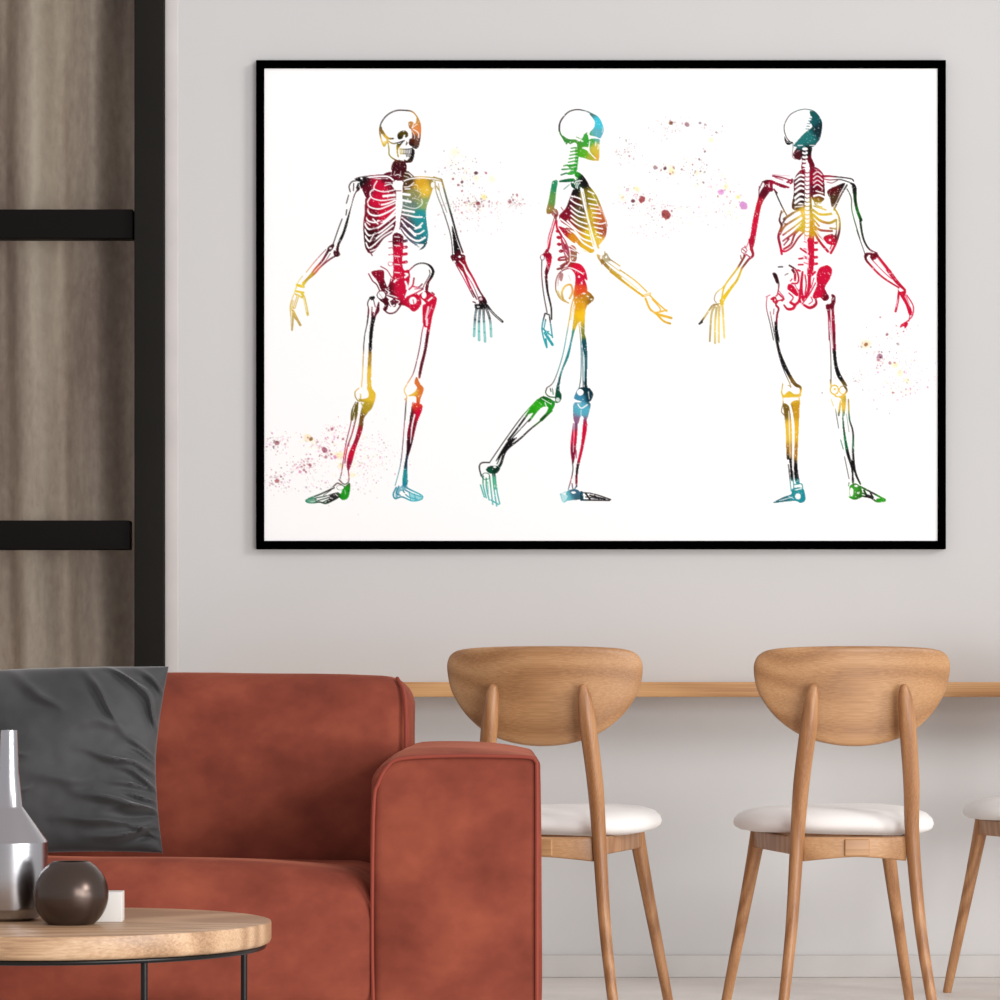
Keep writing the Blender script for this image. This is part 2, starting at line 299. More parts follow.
L("545,320 560,350 620,370", 1.0, .7); L("540,360 600,380 660,400", 1.3, .8); L("550,340 610,330", 1, .5)
P("448,0 500,0 500,700 448,700", 0); L("500,0 500,700", .9); L("505,300 520,600 505,1000", (1.5, 2.6, 2.6))
for i in range(16): L("450,%d 470,%d 498,%d" % (20+i*42, 30+i*42, 22+i*42), .8, .85)
L("450,0 445,300 440,500 450,700", .5, .7)
L("140,190 210,345 265,450", 1.0); L("140,195 170,230", 1.4, .9)
P("30,112 100,96 182,128 292,168 270,185 200,170 130,140 130,210 70,212 60,160"); O(90, 165, 8, 26, .15); L("130,60 220,75 320,110 305,130", (1.6, 1.0, 2.4)); P("260,120 325,85 328,125 290,135"); L("150,75 230,100", .8, .7); L("120,45 300,60", .6, .4)
P("672,210 760,160 852,130 802,230 762,320 722,372 700,290"); L("720,170 760,200", .5, .5); L("640,90 700,100 800,95 900,125", .8); L("620,65 700,62 900,85 935,110", (2.6, 1.0, 1.0)); L("870,150 805,260 740,400", 1.3); L("670,120 720,130 780,100", .7, .7); L("690,230 720,400", .5, .4)
P("900,130 945,138 968,195 948,270 930,240 920,180"); O(905, 160, 16, 16, .05); L("950,230 952,300 972,400 1010,500", (3.2, 2.6, 2.8)); L("870,190 912,280 922,420 1000,690", .8, .9)
# lower ribs, back
L("440,385 330,430 245,500 205,600", 1.6, .9); L("440,440 340,500 250,560 200,640", 1.9, .9); L("440,490 340,570 230,650", 1.5, .9); L("440,520 345,620 230,710", (2.8, 1.4, 1.4), .9); L("440,560 350,640 310,740 240,790", 1.8); L("440,620 380,680 320,770 250,815 215,800", 1.6)
L("330,430 300,450 240,490", 2.2, .9); L("220,540 270,540", 1.2); L("240,750 290,690", 1.2); L("270,690 330,640", 1.0)
P("400,395 445,390 450,600 385,600 425,500", .9); P("330,350 440,345 440,385 330,385", .9); L("350,370 430,360", 1.2, 0)
L("215,410 195,500 215,560 185,660 203,760 218,840", (1.2, 1.8, 2.4, 2)); L("220,430 240,410", .8); L("225,620 205,700", .6, 0)
L("530,400 590,440 660,445 760,430", 2.2, .9); L("530,445 600,505 690,530 760,500", 2.4, .9); L("540,500 590,560", 1.5, .9); L("530,545 600,600 720,610", 2.0, .9); L("540,570 590,650 650,710", 1.4)
L("540,620 600,720 680,815", 2.2); P("640,665 712,640 765,640 752,740 690,745 640,710"); O(740, 630, 14, 22, .05); O(755, 545, 16, 22, .05); O(700, 700, 10, 10, .1); O(740, 430, 22, 18, .05)
L("740,380 790,470 795,600 755,740 708,830", (1.2, 1.6, 2.2, 2.2)); L("765,500 760,640 700,790", 1.0, .9); L("700,580 760,590", 1.4, .9); P("500,480 540,480 545,620 505,620", .8)
L("560,610 620,680 690,770", 1.0, 0)
P("492,600 540,600 535,1005 470,1005 495,850"); L("475,720 480,990", 1.6, .1)
for y in (730, 800, 875, 940): L("525,%d 568,%d" % (y, y-3), 2.4); L("440,%d 480,%d" % (y-15, y), .8, .7)
L("405,785 485,840", 1.6); L("390,888 430,882", 1.6); L("385,948 430,945", 1.4); L("455,880 480,890", 1.4, 1)
V(755, 240, .1)
P("520,0 582,0 572,350 520,350 545,200"); L("520,20 525,200", 1.4, .1)
L("475,320 462,480 480,590", (1.8, 3, 2.4)); L("545,330 540,480 510,570", (3, 3, 2.4)); L("500,350 512,440 500,540", 1.2, .95); L("600,320 570,350", 2); L("590,380 560,480", .9, .9); L("500,560 480,600", 2)
P("640,285 700,255 735,255 772,300 752,385 705,460 700,500 712,520 742,570 720,605 680,600 650,575 600,590 575,560 618,450 612,370")
L("605,585 610,640 550,678 490,650", (1.5, 3.0, 2)); L("470,640 540,550 605,430", 1.0); L("560,570 575,610 540,640", .8, .9)
P("175,330 212,335 235,400 220,440 190,380"); L("215,350 238,440 225,540 210,560", 1.1); L("235,270 275,268", 1.2, .9); L("300,350 330,335", 1.0, .6)
L("345,255 410,300 435,370 425,430 370,435", 1.5); L("375,300 400,340 400,400", 2.2); L("430,300 450,310", 1.5); L("355,410 370,390", 1)
P("335,440 380,455 430,525 420,565 350,512 323,490"); L("340,532 382,575 352,620", 1.1); L("355,625 400,645 445,600 450,500", 2.4); L("290,650 325,690 380,685 405,645", (1.2, 2.6, 2.6)); L("400,450 440,520", .7, .8); L("440,600 455,620", 2)
P("155,585 205,562 225,600 290,585 280,612 240,612 212,645 172,612"); O(200, 600, 8, 14, .3); L("110,570 150,550", .8, .7); L("240,540 290,590", 1.4, .9); L("230,500 290,570", .6, .8)
P("690,500 715,520 720,600 680,600"); P("765,545 802,560 805,620 790,700 800,1010 768,1010 740,780 705,655 760,630"); L("700,635 740,620 765,572", 1.5, 0); L("730,700 742,1000", .8, .9); L("762,700 778,960", .9, .1); L("790,580 770,600", 1, .2)
L("120,570 115,680 150,830 185,1000", .7, .85); P("208,640 246,682 230,760 226,880 246,1010 218,1010 202,880 212,740 226,690 200,655"); L("190,690 185,740", 1, .6); O(165, 610, 12, 8, 0)
V(690, 270, .26)
L("308,160 345,340 385,440 385,450", .6, .85); P("328,200 345,300 372,370 402,425 425,452 400,445 372,400 345,340 325,230"); L("528,140 540,300 543,440", .6, .9)
P("548,120 558,200 563,330 575,390 605,445 585,435 562,400 550,330 545,220"); L("540,150 549,300", 1.0, .15); L("540,200 548,320", .7, .2)
V(760, 380, .13)
L("175,30 168,95 185,125", .9, .9); L("240,15 310,55 308,110", (1, 2.2, 1.5)); P("175,130 222,85 262,108 312,108 305,130 200,135"); L("215,40 235,50", .6, .8); L("165,90 175,130", 1.2, .9)
P("238,175 302,158 303,240 297,400 288,600 292,700 305,795 275,790 260,680 268,400 252,250"); P("178,185 212,190 232,240 246,400 246,620 252,765 236,760 225,620 205,600 198,400 188,280"); L("222,240 232,600", (1.0, 1.3, .6), 0)
L("175,140 178,180 165,240 185,270", .8, .8); L("218,650 240,855", .7, .9); L("250,700 262,850", .8, .9); L("300,130 305,180", .8)
P("250,835 325,830 347,880 347,928 312,947 280,932 200,935 98,946 180,900 240,878"); O(292, 895, 22, 24, .05); L("150,928 250,900", .9, .1); L("275,845 320,835", 1.2, 0); L("265,805 320,800 328,840", .9, .9); O(298, 815, 24, 10, 0); L("220,895 260,915", .7, .1)
O(572, 75, 26, 30, 0, 1.3); O(640, 78, 26, 28, 0, 1.0); P("560,100 600,125 660,120 652,260 636,262 618,150 600,260 612,270 625,150 580,130", .9); O(575, 70, 10, 9, .8); L("650,50 668,80 650,110", 1.6)
L("540,0 545,50", .8); L("615,-5 650,50", .9)
L("680,150 688,300 715,400 716,560 730,700 772,800", (1.2, 1.2, 1.6, 2.2, 1.4)); L("548,150 565,200", .7, .7); L("580,220 605,370", .7, .7); L("620,460 640,530", .7, .8); L("650,590 685,760", .6, .8); L("665,260 685,400", .5, .5)
P("638,260 655,400 682,540 715,680 722,790 708,790 700,680 662,560 642,420 632,300"); L("710,620 725,690", 2.0)
P("690,815 735,795 775,825 785,882 720,912 692,905 690,860", .9); O(704, 862, 14, 34, 0, .5); O(740, 815, 14, 7, 0); O(755, 870, 10, 8, .2)
L("770,820 850,860 960,920", (1.6, 1.4, 1.8)); L("770,890 850,905 900,935 960,930", 1.5); L("800,850 820,890", 1.8); L("850,870 870,905", 1.4); P("900,912 965,915 960,935 905,938"); L("785,870 870,900", 1.2); L("690,900 730,915 780,895", 1.6); L("685,790 680,815", .6)
# arms, back
V(680, 90, .26)
L("305,370 297,460 272,560 248,622", .6, .8); P("330,370 348,385 315,440 297,530 284,600 268,612 276,520 296,430 312,385"); L("318,352 303,385", .9); L("325,365 320,400", .8, .8); L("250,600 245,640", .8)
V(690, 240, .11)
L("545,0 560,80 572,140 530,180 470,260", (3, 2.6, 2.0, 1.8)); O(492, 95, 22, 22, 0, .7); L("480,85 505,105", .7); L("500,140 440,240 380,330 300,430", (1.8, 1.4, 1.0, .8)); L("495,150 430,260 320,410 290,520", (1.8, 1.6, 1.4, 1.4)); L("460,140 465,170", .8)
L("470,260 430,360 370,440 320,510 290,555", (1.6, 2.2, 3, 4.2)); L("310,425 240,480 222,540 240,570", .8, .85); L("510,130 550,160", 1, .8)
L("200,600 140,690 90,760", 1.6); L("85,762 110,745", 1.6, 1); L("175,640 130,700", .6, .1)
for s in ("225,600 195,680 180,920", "245,590 228,760 228,940", "268,585 262,760 262,930", "292,570 302,700 312,890"): L(s, (2.0, 1.7, 1.5), .9); L(s, .4, .2)
L("215,590 300,580", 1.8); O(240, 600, 10, 8, .1); O(270, 590, 8, 8, .1)
V(845, 230, .11)
L("105,0 165,170 180,215", .6, .9); L("138,-98 150,0 175,100 222,175 290,210", (2.0, 1.6, 1.2)); P("178,215 230,205 300,218 295,252 250,275 215,235 200,250 205,285 178,270"); O(255, 205, 14, 8, .2); O(222, 235, 10, 8, 0)
L("298,240 400,375 470,470 545,545", (2.2, 3.6, 3.4, 2)); L("290,255 370,360", 1.1, .1); L("240,265 350,380 425,445", .7, .85); L("200,285 330,420 490,525", (2.0, 1.6, 1.4))
P("478,528 500,560 550,548 555,575 540,590 500,595 485,570"); P("500,590 545,585 590,680 612,760 582,772 550,680"); L("560,590 620,690 612,780 565,830", 1.0); L("545,600 590,690", .8, .1); L("590,700 615,690", .7, .1); L("590,770 580,830", .7)
P("510,858 560,830 572,860 545,897 535,875 502,888"); L("488,570 480,650 460,740", 2.0); L("480,630 468,700", .8, .1)
# ---- colour of the ink, by place ------------------------------------------
CR, DC, YE, TE, GR, BK, OR, BR = (.80,.04,.22), (.36,.03,.12), (.91,.75,.25), (.13,.56,.58), (.12,.60,.12), (.07,.06,.07), (.85,.45,.15), (.30,.12,.06)
LT, DG, PL = (.20,.68,.74), (.05,.36,.24), (.32,.22,.30)
ANCH = [(384,120,BK),(400,110,BK),(418,118,(.75,.52,.15)),(418,130,OR),(414,140,BR),(411,150,BK),(400,140,BK),(382,140,YE),(378,133,(.5,.4,.15)),(402,134,(.3,.25,.04)),(397,150,(.7,.6,.1)),(386,152,(.55,.55,.15)),
 (399,168,(.25,.04,.08)),(385,178,DC),(365,190,DC),(358,182,BK),(380,185,CR),(378,200,CR),(385,215,CR),(372,215,(.5,.03,.14)),(368,240,(.2,.03,.06)),(392,225,DC),(375,250,DC),(392,240,DC),
 (395,180,DC),(408,180,(.3,.2,.1)),(424,190,YE),(420,184,(.85,.65,.15)),(415,195,(.55,.55,.35)),(410,205,(.4,.5,.45)),(425,205,(.55,.65,.4)),(422,215,TE),(426,230,TE),(418,238,(.1,.45,.5)),(425,250,(.05,.25,.28)),(403,230,PL),(412,240,(.3,.3,.38)),
 (399,235,DC),(400,250,CR),(400,270,CR),(405,290,CR),(378,275,(.55,.03,.16)),(382,290,(.35,.03,.1)),(390,310,(.25,.03,.08)),(370,290,BK),(425,265,BK),(433,272,BK),(430,285,DC),(415,298,CR),(430,300,CR),(435,310,CR),(388,313,DC),(372,300,BK),
 (358,183,BK),(350,210,BK),(340,235,BK),(332,252,(.25,.05,.1)),(325,262,(.5,.08,.16)),(318,270,(.8,.35,.2)),(310,277,(.75,.62,.15)),(302,288,(.9,.8,.2)),(295,305,(.85,.72,.3)),(292,325,(.75,.65,.35)),(305,305,(.85,.75,.25)),
 (436,182,(.6,.5,.2)),(440,200,(.35,.4,.35)),(448,225,BK),(452,250,BK),(456,258,DC),(464,266,(.6,.03,.15)),(472,280,(.75,.05,.25)),(480,297,DC),(482,306,BK),(478,315,(.1,.25,.28)),(482,330,(.3,.7,.68)),(490,330,(.35,.7,.68)),(498,318,BK),
 (374,308,(.4,.04,.14)),(372,325,BK),(371,345,BK),(369,358,(.7,.55,.15)),(368,375,YE),(372,395,(.9,.75,.2)),(368,410,(.7,.6,.15)),(362,420,(.45,.3,.1)),(356,432,(.65,.08,.2)),(350,450,CR),(347,470,(.6,.1,.25)),(354,412,(.4,.35,.1)),(347,440,(.5,.1,.2)),(340,480,(.3,.2,.2)),(344,492,GR),(346,500,GR),(334,495,BK),(320,500,(.05,.2,.1)),(310,502,(.15,.5,.35)),
 (432,320,CR),(428,345,DC),(423,370,DC),(418,385,(.85,.45,.2)),(412,392,YE),(421,398,OR),(417,405,(.85,.25,.15)),(420,412,CR),(412,430,(.5,.03,.15)),(408,448,(.2,.03,.1)),(405,462,(.1,.2,.28)),(404,475,TE),(402,490,(.1,.5,.6)),(415,498,LT),(395,450,BK),(406,412,BK)]
ANCH += [(562,120,BK),(575,110,BK),(590,112,(.2,.4,.4)),(598,122,(.15,.75,.85)),(598,135,(.3,.65,.72)),(565,140,(.15,.5,.15)),(578,143,(.2,.55,.12)),(588,140,GR),(583,155,(.25,.65,.05)),(590,158,(.6,.65,.1)),(596,150,(.8,.72,.18)),(597,158,(.85,.65,.15)),(577,160,GR),(573,175,GR),
 (565,180,(.05,.38,.24)),(555,185,(.05,.5,.3)),(553,200,(.3,.55,.2)),(549,210,(.55,.45,.15)),(553,216,(.5,.15,.15)),(576,185,(.05,.3,.2)),(584,182,BK),(575,192,BK),(572,200,(.3,.05,.1)),(566,215,(.5,.03,.15)),(585,195,(.5,.45,.1)),(595,195,(.65,.6,.15)),(590,215,(.8,.68,.15)),(592,235,(.85,.75,.1)),(602,215,(.75,.4,.2)),(604,230,(.65,.3,.2)),(600,243,YE),(575,238,(.85,.55,.1)),(585,248,(.88,.7,.15)),(572,225,(.6,.15,.12)),(580,212,(.35,.3,.2)),(578,222,(.5,.42,.15)),
 (555,225,CR),(550,240,CR),(546,255,(.6,.04,.18)),(560,235,(.7,.05,.2)),(567,250,(.6,.1,.2)),(575,255,(.5,.25,.1)),(550,262,CR),(547,275,DC),(545,285,(.15,.03,.06)),(550,300,BK),(541,290,BK),(549,315,BK),(543,325,(.15,.6,.65)),(547,338,(.1,.62,.66)),(541,262,BK),
 (580,268,(.85,.05,.22)),(583,280,CR),(582,290,(.88,.3,.15)),(560,278,(.6,.3,.3)),(565,290,YE),(562,300,(.75,.6,.2)),(557,270,(.5,.2,.2)),(585,297,(.75,.5,.08)),(592,300,(.5,.35,.05)),(580,305,(.88,.62,.1)),(582,315,(.95,.75,.1)),(576,325,(.85,.7,.15)),(572,335,(.2,.55,.5)),(570,345,(.1,.55,.58)),(565,370,(.1,.5,.5)),(558,385,(.05,.3,.3)),(584,332,(.5,.5,.15)),(586,345,(.05,.3,.35)),(587,370,(.08,.35,.4)),(586,390,(.03,.18,.22)),(590,397,(.05,.2,.25)),(580,398,(.25,.55,.68)),(582,408,(.25,.65,.75)),(560,395,(.03,.3,.2)),(548,385,BK),(548,395,(.05,.3,.1)),
 (541,408,(.18,.68,.08)),(535,415,(.15,.62,.08)),(548,405,(.1,.6,.1)),(526,425,BK),(545,420,(.05,.3,.05)),(515,440,BK),(505,455,BK),(497,470,(.02,.15,.1)),(490,470,(.03,.3,.2)),(484,465,BK),(493,482,(.1,.6,.42)),(488,492,(.2,.65,.6)),(495,500,(.2,.65,.65)),
 (576,425,(.5,.3,.45)),(576,435,CR),(584,430,CR),(580,455,(.8,.03,.25)),(574,455,(.5,.05,.2)),(573,470,BK),(577,480,(.5,.03,.15)),(577,492,(.08,.3,.4)),(565,498,(.3,.7,.75)),(582,498,(.08,.25,.3)),(590,495,BK),(605,499,BK),
 (612,255,(.5,.42,.2)),(620,265,(.8,.65,.2)),(640,280,(.9,.72,.15)),(660,305,(.92,.72,.2))]
ANCH += [(790,120,BK),(805,111,(.1,.3,.3)),(813,120,(.03,.3,.32)),(820,130,(.02,.12,.15)),(808,138,(.08,.42,.42)),(800,144,(.08,.42,.42)),(786,140,BK),(797,154,(.3,.08,.12)),(806,152,BK),(810,160,(.4,.03,.12)),(804,170,(.5,.03,.14)),(796,180,(.25,.05,.1)),(815,180,(.6,.04,.18)),(800,200,(.15,.04,.06)),(812,190,DC),
 (770,182,(.6,.04,.2)),(790,182,(.6,.05,.2)),(780,200,BK),(830,188,(.35,.04,.08)),(825,176,(.6,.05,.2)),(845,178,BK),(832,200,(.3,.2,.12)),(855,185,BK),(797,204,(.3,.2,.1)),(802,212,YE),(812,204,(.6,.5,.1)),(820,212,(.85,.72,.15)),(832,215,(.8,.68,.15)),(800,225,(.82,.7,.15)),(787,215,(.55,.38,.15)),(788,228,(.7,.45,.2)),(782,240,(.6,.08,.2)),(782,220,(.3,.1,.12)),(812,230,(.8,.6,.1)),(825,232,(.6,.2,.15)),(835,225,(.65,.55,.15)),(838,235,(.4,.15,.15)),(830,240,CR),(780,252,CR),(795,240,(.6,.1,.15)),(808,245,CR),(808,270,CR),
 (825,275,CR),(820,295,CR),(803,290,CR),(790,290,CR),(773,278,(.2,.05,.08)),(795,305,CR),(777,300,(.75,.05,.2)),(780,268,BK),(826,298,(.4,.03,.12)),(833,300,(.4,.03,.12)),(832,320,(.6,.05,.2)),(777,315,(.55,.08,.2)),(778,335,BK),(768,325,BK),(785,365,BK),(833,345,(.45,.03,.15)),(834,355,BK),(838,375,BK),(829,370,BK),
 (797,388,(.4,.3,.1)),(800,392,YE),(790,396,(.9,.75,.2)),(797,410,(.78,.58,.1)),(796,430,(.9,.7,.15)),(788,430,(.9,.75,.25)),(795,455,(.7,.5,.1)),(790,462,BK),(796,470,BK),(797,488,TE),(800,497,(.1,.55,.6)),(780,500,(.1,.4,.45)),(785,410,(.45,.35,.1)),
 (834,390,(.88,.72,.15)),(843,392,YE),(848,388,(.3,.25,.1)),(842,405,(.88,.72,.2)),(843,420,(.05,.35,.2)),(846,440,(.03,.4,.22)),(850,460,BK),(853,430,BK),(850,400,(.6,.5,.1)),(834,420,BK),(854,475,BK),(853,492,(.15,.6,.08)),(860,494,(.1,.4,.05)),(868,498,BK),(882,500,(.15,.6,.1)),
 (765,180,(.3,.05,.1)),(761,190,DC),(757,205,(.75,.1,.2)),(754,225,CR),(752,245,(.7,.06,.2)),(750,256,(.6,.05,.18)),(742,262,(.5,.2,.12)),(738,272,(.85,.72,.15)),(728,290,(.88,.75,.1)),(722,300,(.92,.78,.15)),(720,325,(.92,.78,.25)),(716,300,(.6,.5,.3)),(700,324,(.1,.08,.05)),(706,315,(.7,.6,.2)),
 (857,200,(.05,.2,.05)),(859,212,(.05,.4,.1)),(861,225,(.03,.15,.05)),(868,245,BK),(873,252,(.4,.03,.12)),(880,265,CR),(895,285,(.75,.04,.2)),(906,305,CR),(905,325,CR)]
def colour_field():
    a = np.array([(x, y, c[0], c[1], c[2]) for x, y, c in ANCH], np.float32)
    st = 3
    gx = np.arange(AX0, AX1+st, st, dtype=np.float32); gy = np.arange(AY0, AY1+st, st, dtype=np.float32)
    X, Y = np.meshgrid(gx, gy)
    num = np.zeros(X.shape+(3,), np.float32); den = np.zeros(X.shape, np.float32)
    for r in a:
        w = 1.0/(((X-r[0])**2+(Y-r[1])**2)+1.5)**2.6
        den += w; num += w[..., None]*r[2:]
    F = num/den[..., None]
    return F, gx, gy, st
def make_art():
    """linear-light RGB of the print, on a grid of SS/2 samples per unit"""
    rs = np.random.RandomState(5)
    F, gx, gy, st = colour_field()
    h, w = AH//2, AW//2
    k = ink[:h*2, :w*2].reshape(h, 2, w, 2).mean((1, 3))
    xs = (np.arange(w)+.5)*2/SS; ys = (np.arange(h)+.5)*2/SS
    fx = xs/st; ix = np.minimum(fx.astype(int), F.shape[1]-2); tx = (fx-ix)[None, :, None]
    fy = ys/st; iy = np.minimum(fy.astype(int), F.shape[0]-2); ty = (fy-iy)[:, None, None]
    C = (F[iy][:, ix]*(1-tx)+F[iy][:, ix+1]*tx)*(1-ty)+(F[iy+1][:, ix]*(1-tx)+F[iy+1][:, ix+1]*tx)*ty
    # engraved grain: fine broken flecks in the inked areas
    n = rs.rand(h, w).astype(np.float32)
    n = (n+np.roll(n, 1, 0)+np.roll(n, 1, 1)+np.roll(np.roll(n, 1, 0), 1, 1))/4
    k = np.clip(k*(1-.75*np.clip((n-.70)*6, 0, 1)), 0, 1)
    rgb = 1-(1-C)*k[..., None]
    # watercolour spatter
    X, Y = np.meshgrid(xs+AX0, ys+AY0)
    def dot(x, y, r, c, al):
        i0 = max(0, int((x-r-2-AX0)*SS/2)); i1 = min(w, int((x+r+2-AX0)*SS/2)+1)
        j0 = max(0, int((y-r-2-AY0)*SS/2)); j1 = min(h, int((y+r+2-AY0)*SS/2)+1)
        if i1 <= i0 or j1 <= j0: return
        xx, yy = X[j0:j1, i0:i1]-x, Y[j0:j1, i0:i1]-y
        an = np.arctan2(yy, xx)
        d = np.sqrt(xx*xx+yy*yy)/(1+.10*np.sin(2*an+x*3)+.04*np.sin(5*an+y))
        m = np.clip((r-d)*1.2+.5, 0, 1)*al if c is not YL else np.clip((r-d)/r*1.1, 0, 1)*al
        rgb[j0:j1, i0:i1] *= 1-(1-np.array(c))*m[..., None]
    M, D2, PK, YL, GY = (.62,.30,.34), (.36,.20,.24), (.86,.55,.72), (.98,.88,.45), (.6,.62,.62)
    def cloud(x, y, sx, sy, n, cols, rmax=.75, al=.8):
        for _ in range(int(n*1.5)):
            a, b = rs.normal(0, .55), rs.normal(0, .55)
            r = .38+rmax*rs.rand()**5
            c = cols[rs.randint(len(cols))]
            if c is YL: r = min(r*3, 1.8)
            dot(x+a*sx, y+b*sy, r, c, al*(.25+.75*rs.rand()**2)*(.4 if c is YL else 1))
    for x, y, sx, sy, n, cols in ((462,172,22,14,60,(M,D2,YL,GY)),(476,203,16,12,70,(M,D2,D2,YL)),(480,204,45,5,55,(M,D2,M)),(470,215,34,14,60,(M,PK,GY)),(515,203,10,7,35,(D2,M)),(455,160,14,8,25,(YL,GY)),
        (670,126,18,12,40,(M,D2,GY)),(628,152,12,10,40,(M,GY,D2)),(668,168,20,8,45,(M,D2,YL)),(700,172,16,18,60,(D2,GY,YL)),(635,198,20,10,75,(M,D2,PK,YL)),(665,212,26,12,70,(M,PK,GY)),(720,188,20,12,70,(M,PK,PK,YL)),(735,210,18,14,50,(PK,YL,YL,M)),(700,215,45,12,50,(PK,YL,GY)),(650,232,20,9,25,(PK,M)),(712,130,12,8,18,(D2,PK)),
        (868,345,12,12,20,(M,YL,GY)),(882,357,9,10,45,(M,PK,D2)),(895,335,22,12,30,(M,GY)),(905,370,25,22,90,(PK,YL,GY,M)),(858,376,10,7,25,(GY,M)),(900,390,16,8,40,(PK,M,YL)),(880,385,40,22,50,(PK,YL,GY)),
        (278,443,12,10,50,(M,D2,PK)),(310,440,10,9,30,(M,YL)),(325,450,12,10,60,(M,PK,M)),(304,465,16,9,70,(PK,M,M)),(277,480,13,11,65,(M,PK,D2)),(335,432,16,10,40,(M,PK)),(360,460,22,32,150,(PK,PK,YL,GY)),(345,455,14,20,60,(YL,PK)),(320,485,50,12,50,(PK,GY,GY)),(385,455,16,22,40,(PK,GY))):
        cloud(x, y, sx, sy, n, cols)
    for x, y, r, c, al in ((642,199.5,3.2,(.66,.32,.34),.95),(666,214.5,4.6,(.66,.33,.33),1),(633,201,1.9,(.4,.2,.25),.9),(671,123,1.9,(.5,.33,.2),.9),(687,124.5,2.4,(.62,.45,.5),.8),(700,123,1.3,(.5,.45,.5),.8),(665,168.5,1.6,(.35,.2,.22),.9),(655,167.5,2,(.6,.5,.55),.8),
        (743.5,205.5,4,(.82,.55,.80),.9),(721,192,3,(.88,.62,.86),.8),(738,197,3,YL,.8),(726,187,3,YL,.6),(672,171,5,YL,.45),(637,189,4,YL,.5),(622,197,4,YL,.3),(711,140,4,YL,.35),(697,173,3,YL,.4),(484,197,4,YL,.75),(455,152,6,YL,.25),(476,173,1.8,D2,.95),(486,173,1.1,M,.9),(462,182,1.4,D2,.9),(453,179,1.1,M,.9),(458,185,1.1,M,.9),(462,191,1,M,.8),(478,203.5,2.0,M,.9),(510,202,1.6,M,.8),(517,195,1.3,M,.7),(492,179,5,YL,.25),(476,178,4,YL,.3),
        (866,344.5,1.9,(.6,.4,.25),.9),(866,344,4.5,(.98,.85,.6),.4),(880,356,2.6,(.65,.45,.55),.8),(878,360,1.4,M,.6),(887,334.5,1.4,(.55,.3,.35),.8),(890,363,1.6,M,.6),(898,344,1.4,GY,.7),(895,365,4,YL,.5),(900,373,5,YL,.4),(907,380,4,YL,.3),
        (277,443,2.4,(.66,.45,.48),.85),(311,439,1.9,(.55,.42,.3),.85),(308,438,4,(.98,.85,.6),.4),(324.5,450,2.8,(.66,.35,.45),.8),(326,457,1.6,M,.6),(332,429,1.6,(.7,.4,.45),.8),(343,439,1.1,M,.8),(335,457,1.8,PK,.8),(277,481,2.2,(.7,.4,.42),.85),(310,465,1.6,M,.7),(304,470,1.4,M,.6),(300,472,1.4,PK,.8),(340,455,5,YL,.45),(341,466,4,YL,.4),(352,475,4,YL,.3)):
        dot(x, y, r, c, al)
    rgb = np.clip(rgb, 0, 1)
    return np.where(rgb <= .04045, rgb/12.92, ((rgb+.055)/1.055)**2.4).astype(np.float32)
WORLD, KEY, FILL, LOW = 0.65, 1.16, 198, 40
import bpy, bmesh, math, random
from mathutils import Vector, Matrix, noise
random.seed(3)
sc = bpy.context.scene
col = sc.collection
PI = math.pi
CAMY, EYE, F = -8.25, 0.72, 3200.0           # camera stands 8.25 m from the wall, eye at 0.72 m
def X(px, d): return (px-500)*d/F            # metres across, from a distance d in front of the camera
def Z(py, d): return EYE+(698-py)*d/F
def Y(d): return CAMY+d
# --------------------------------------------------------------------------- helpers
def link(o, parent=None):
    col.objects.link(o)
    if parent is not None: o.parent = parent
    return o
def obj(name, vf, mat, parent=None, smooth=True, angle=40):
    me = bpy.data.meshes.new(name)
    me.from_pydata([tuple(v) for v in vf[0]], [], vf[1]); me.update()
    bm = bmesh.new(); bm.from_mesh(me); bmesh.ops.recalc_face_normals(bm, faces=bm.faces)
    if smooth:
        for f in bm.faces: f.smooth = True
        for e in bm.edges:
            if len(e.link_faces) == 2 and e.calc_face_angle(0) > math.radians(angle): e.smooth = False
    bm.to_mesh(me); bm.free()
    me.materials.append(mat)
    return link(bpy.data.objects.new(name, me), parent)
def tag(o, label=None, cat=None, group=None, kind=None):
    for k, v in (('label', label), ('category', cat), ('group', group), ('kind', kind)):
        if v: o[k] = v
    return o
def empty(name, loc, rz=0):
    o = bpy.data.objects.new(name, None); o.location = loc; o.rotation_euler = (0, 0, rz)
    o.empty_display_size = .1
    return link(o)
def join(*parts):
    V, Fc = [], []
    for v, f in parts:
        n = len(V); V += list(v); Fc += [tuple(i+n for i in q) for q in f]
    return V, Fc
def move(vf, m): return [m @ Vector(v) for v in vf[0]], vf[1]
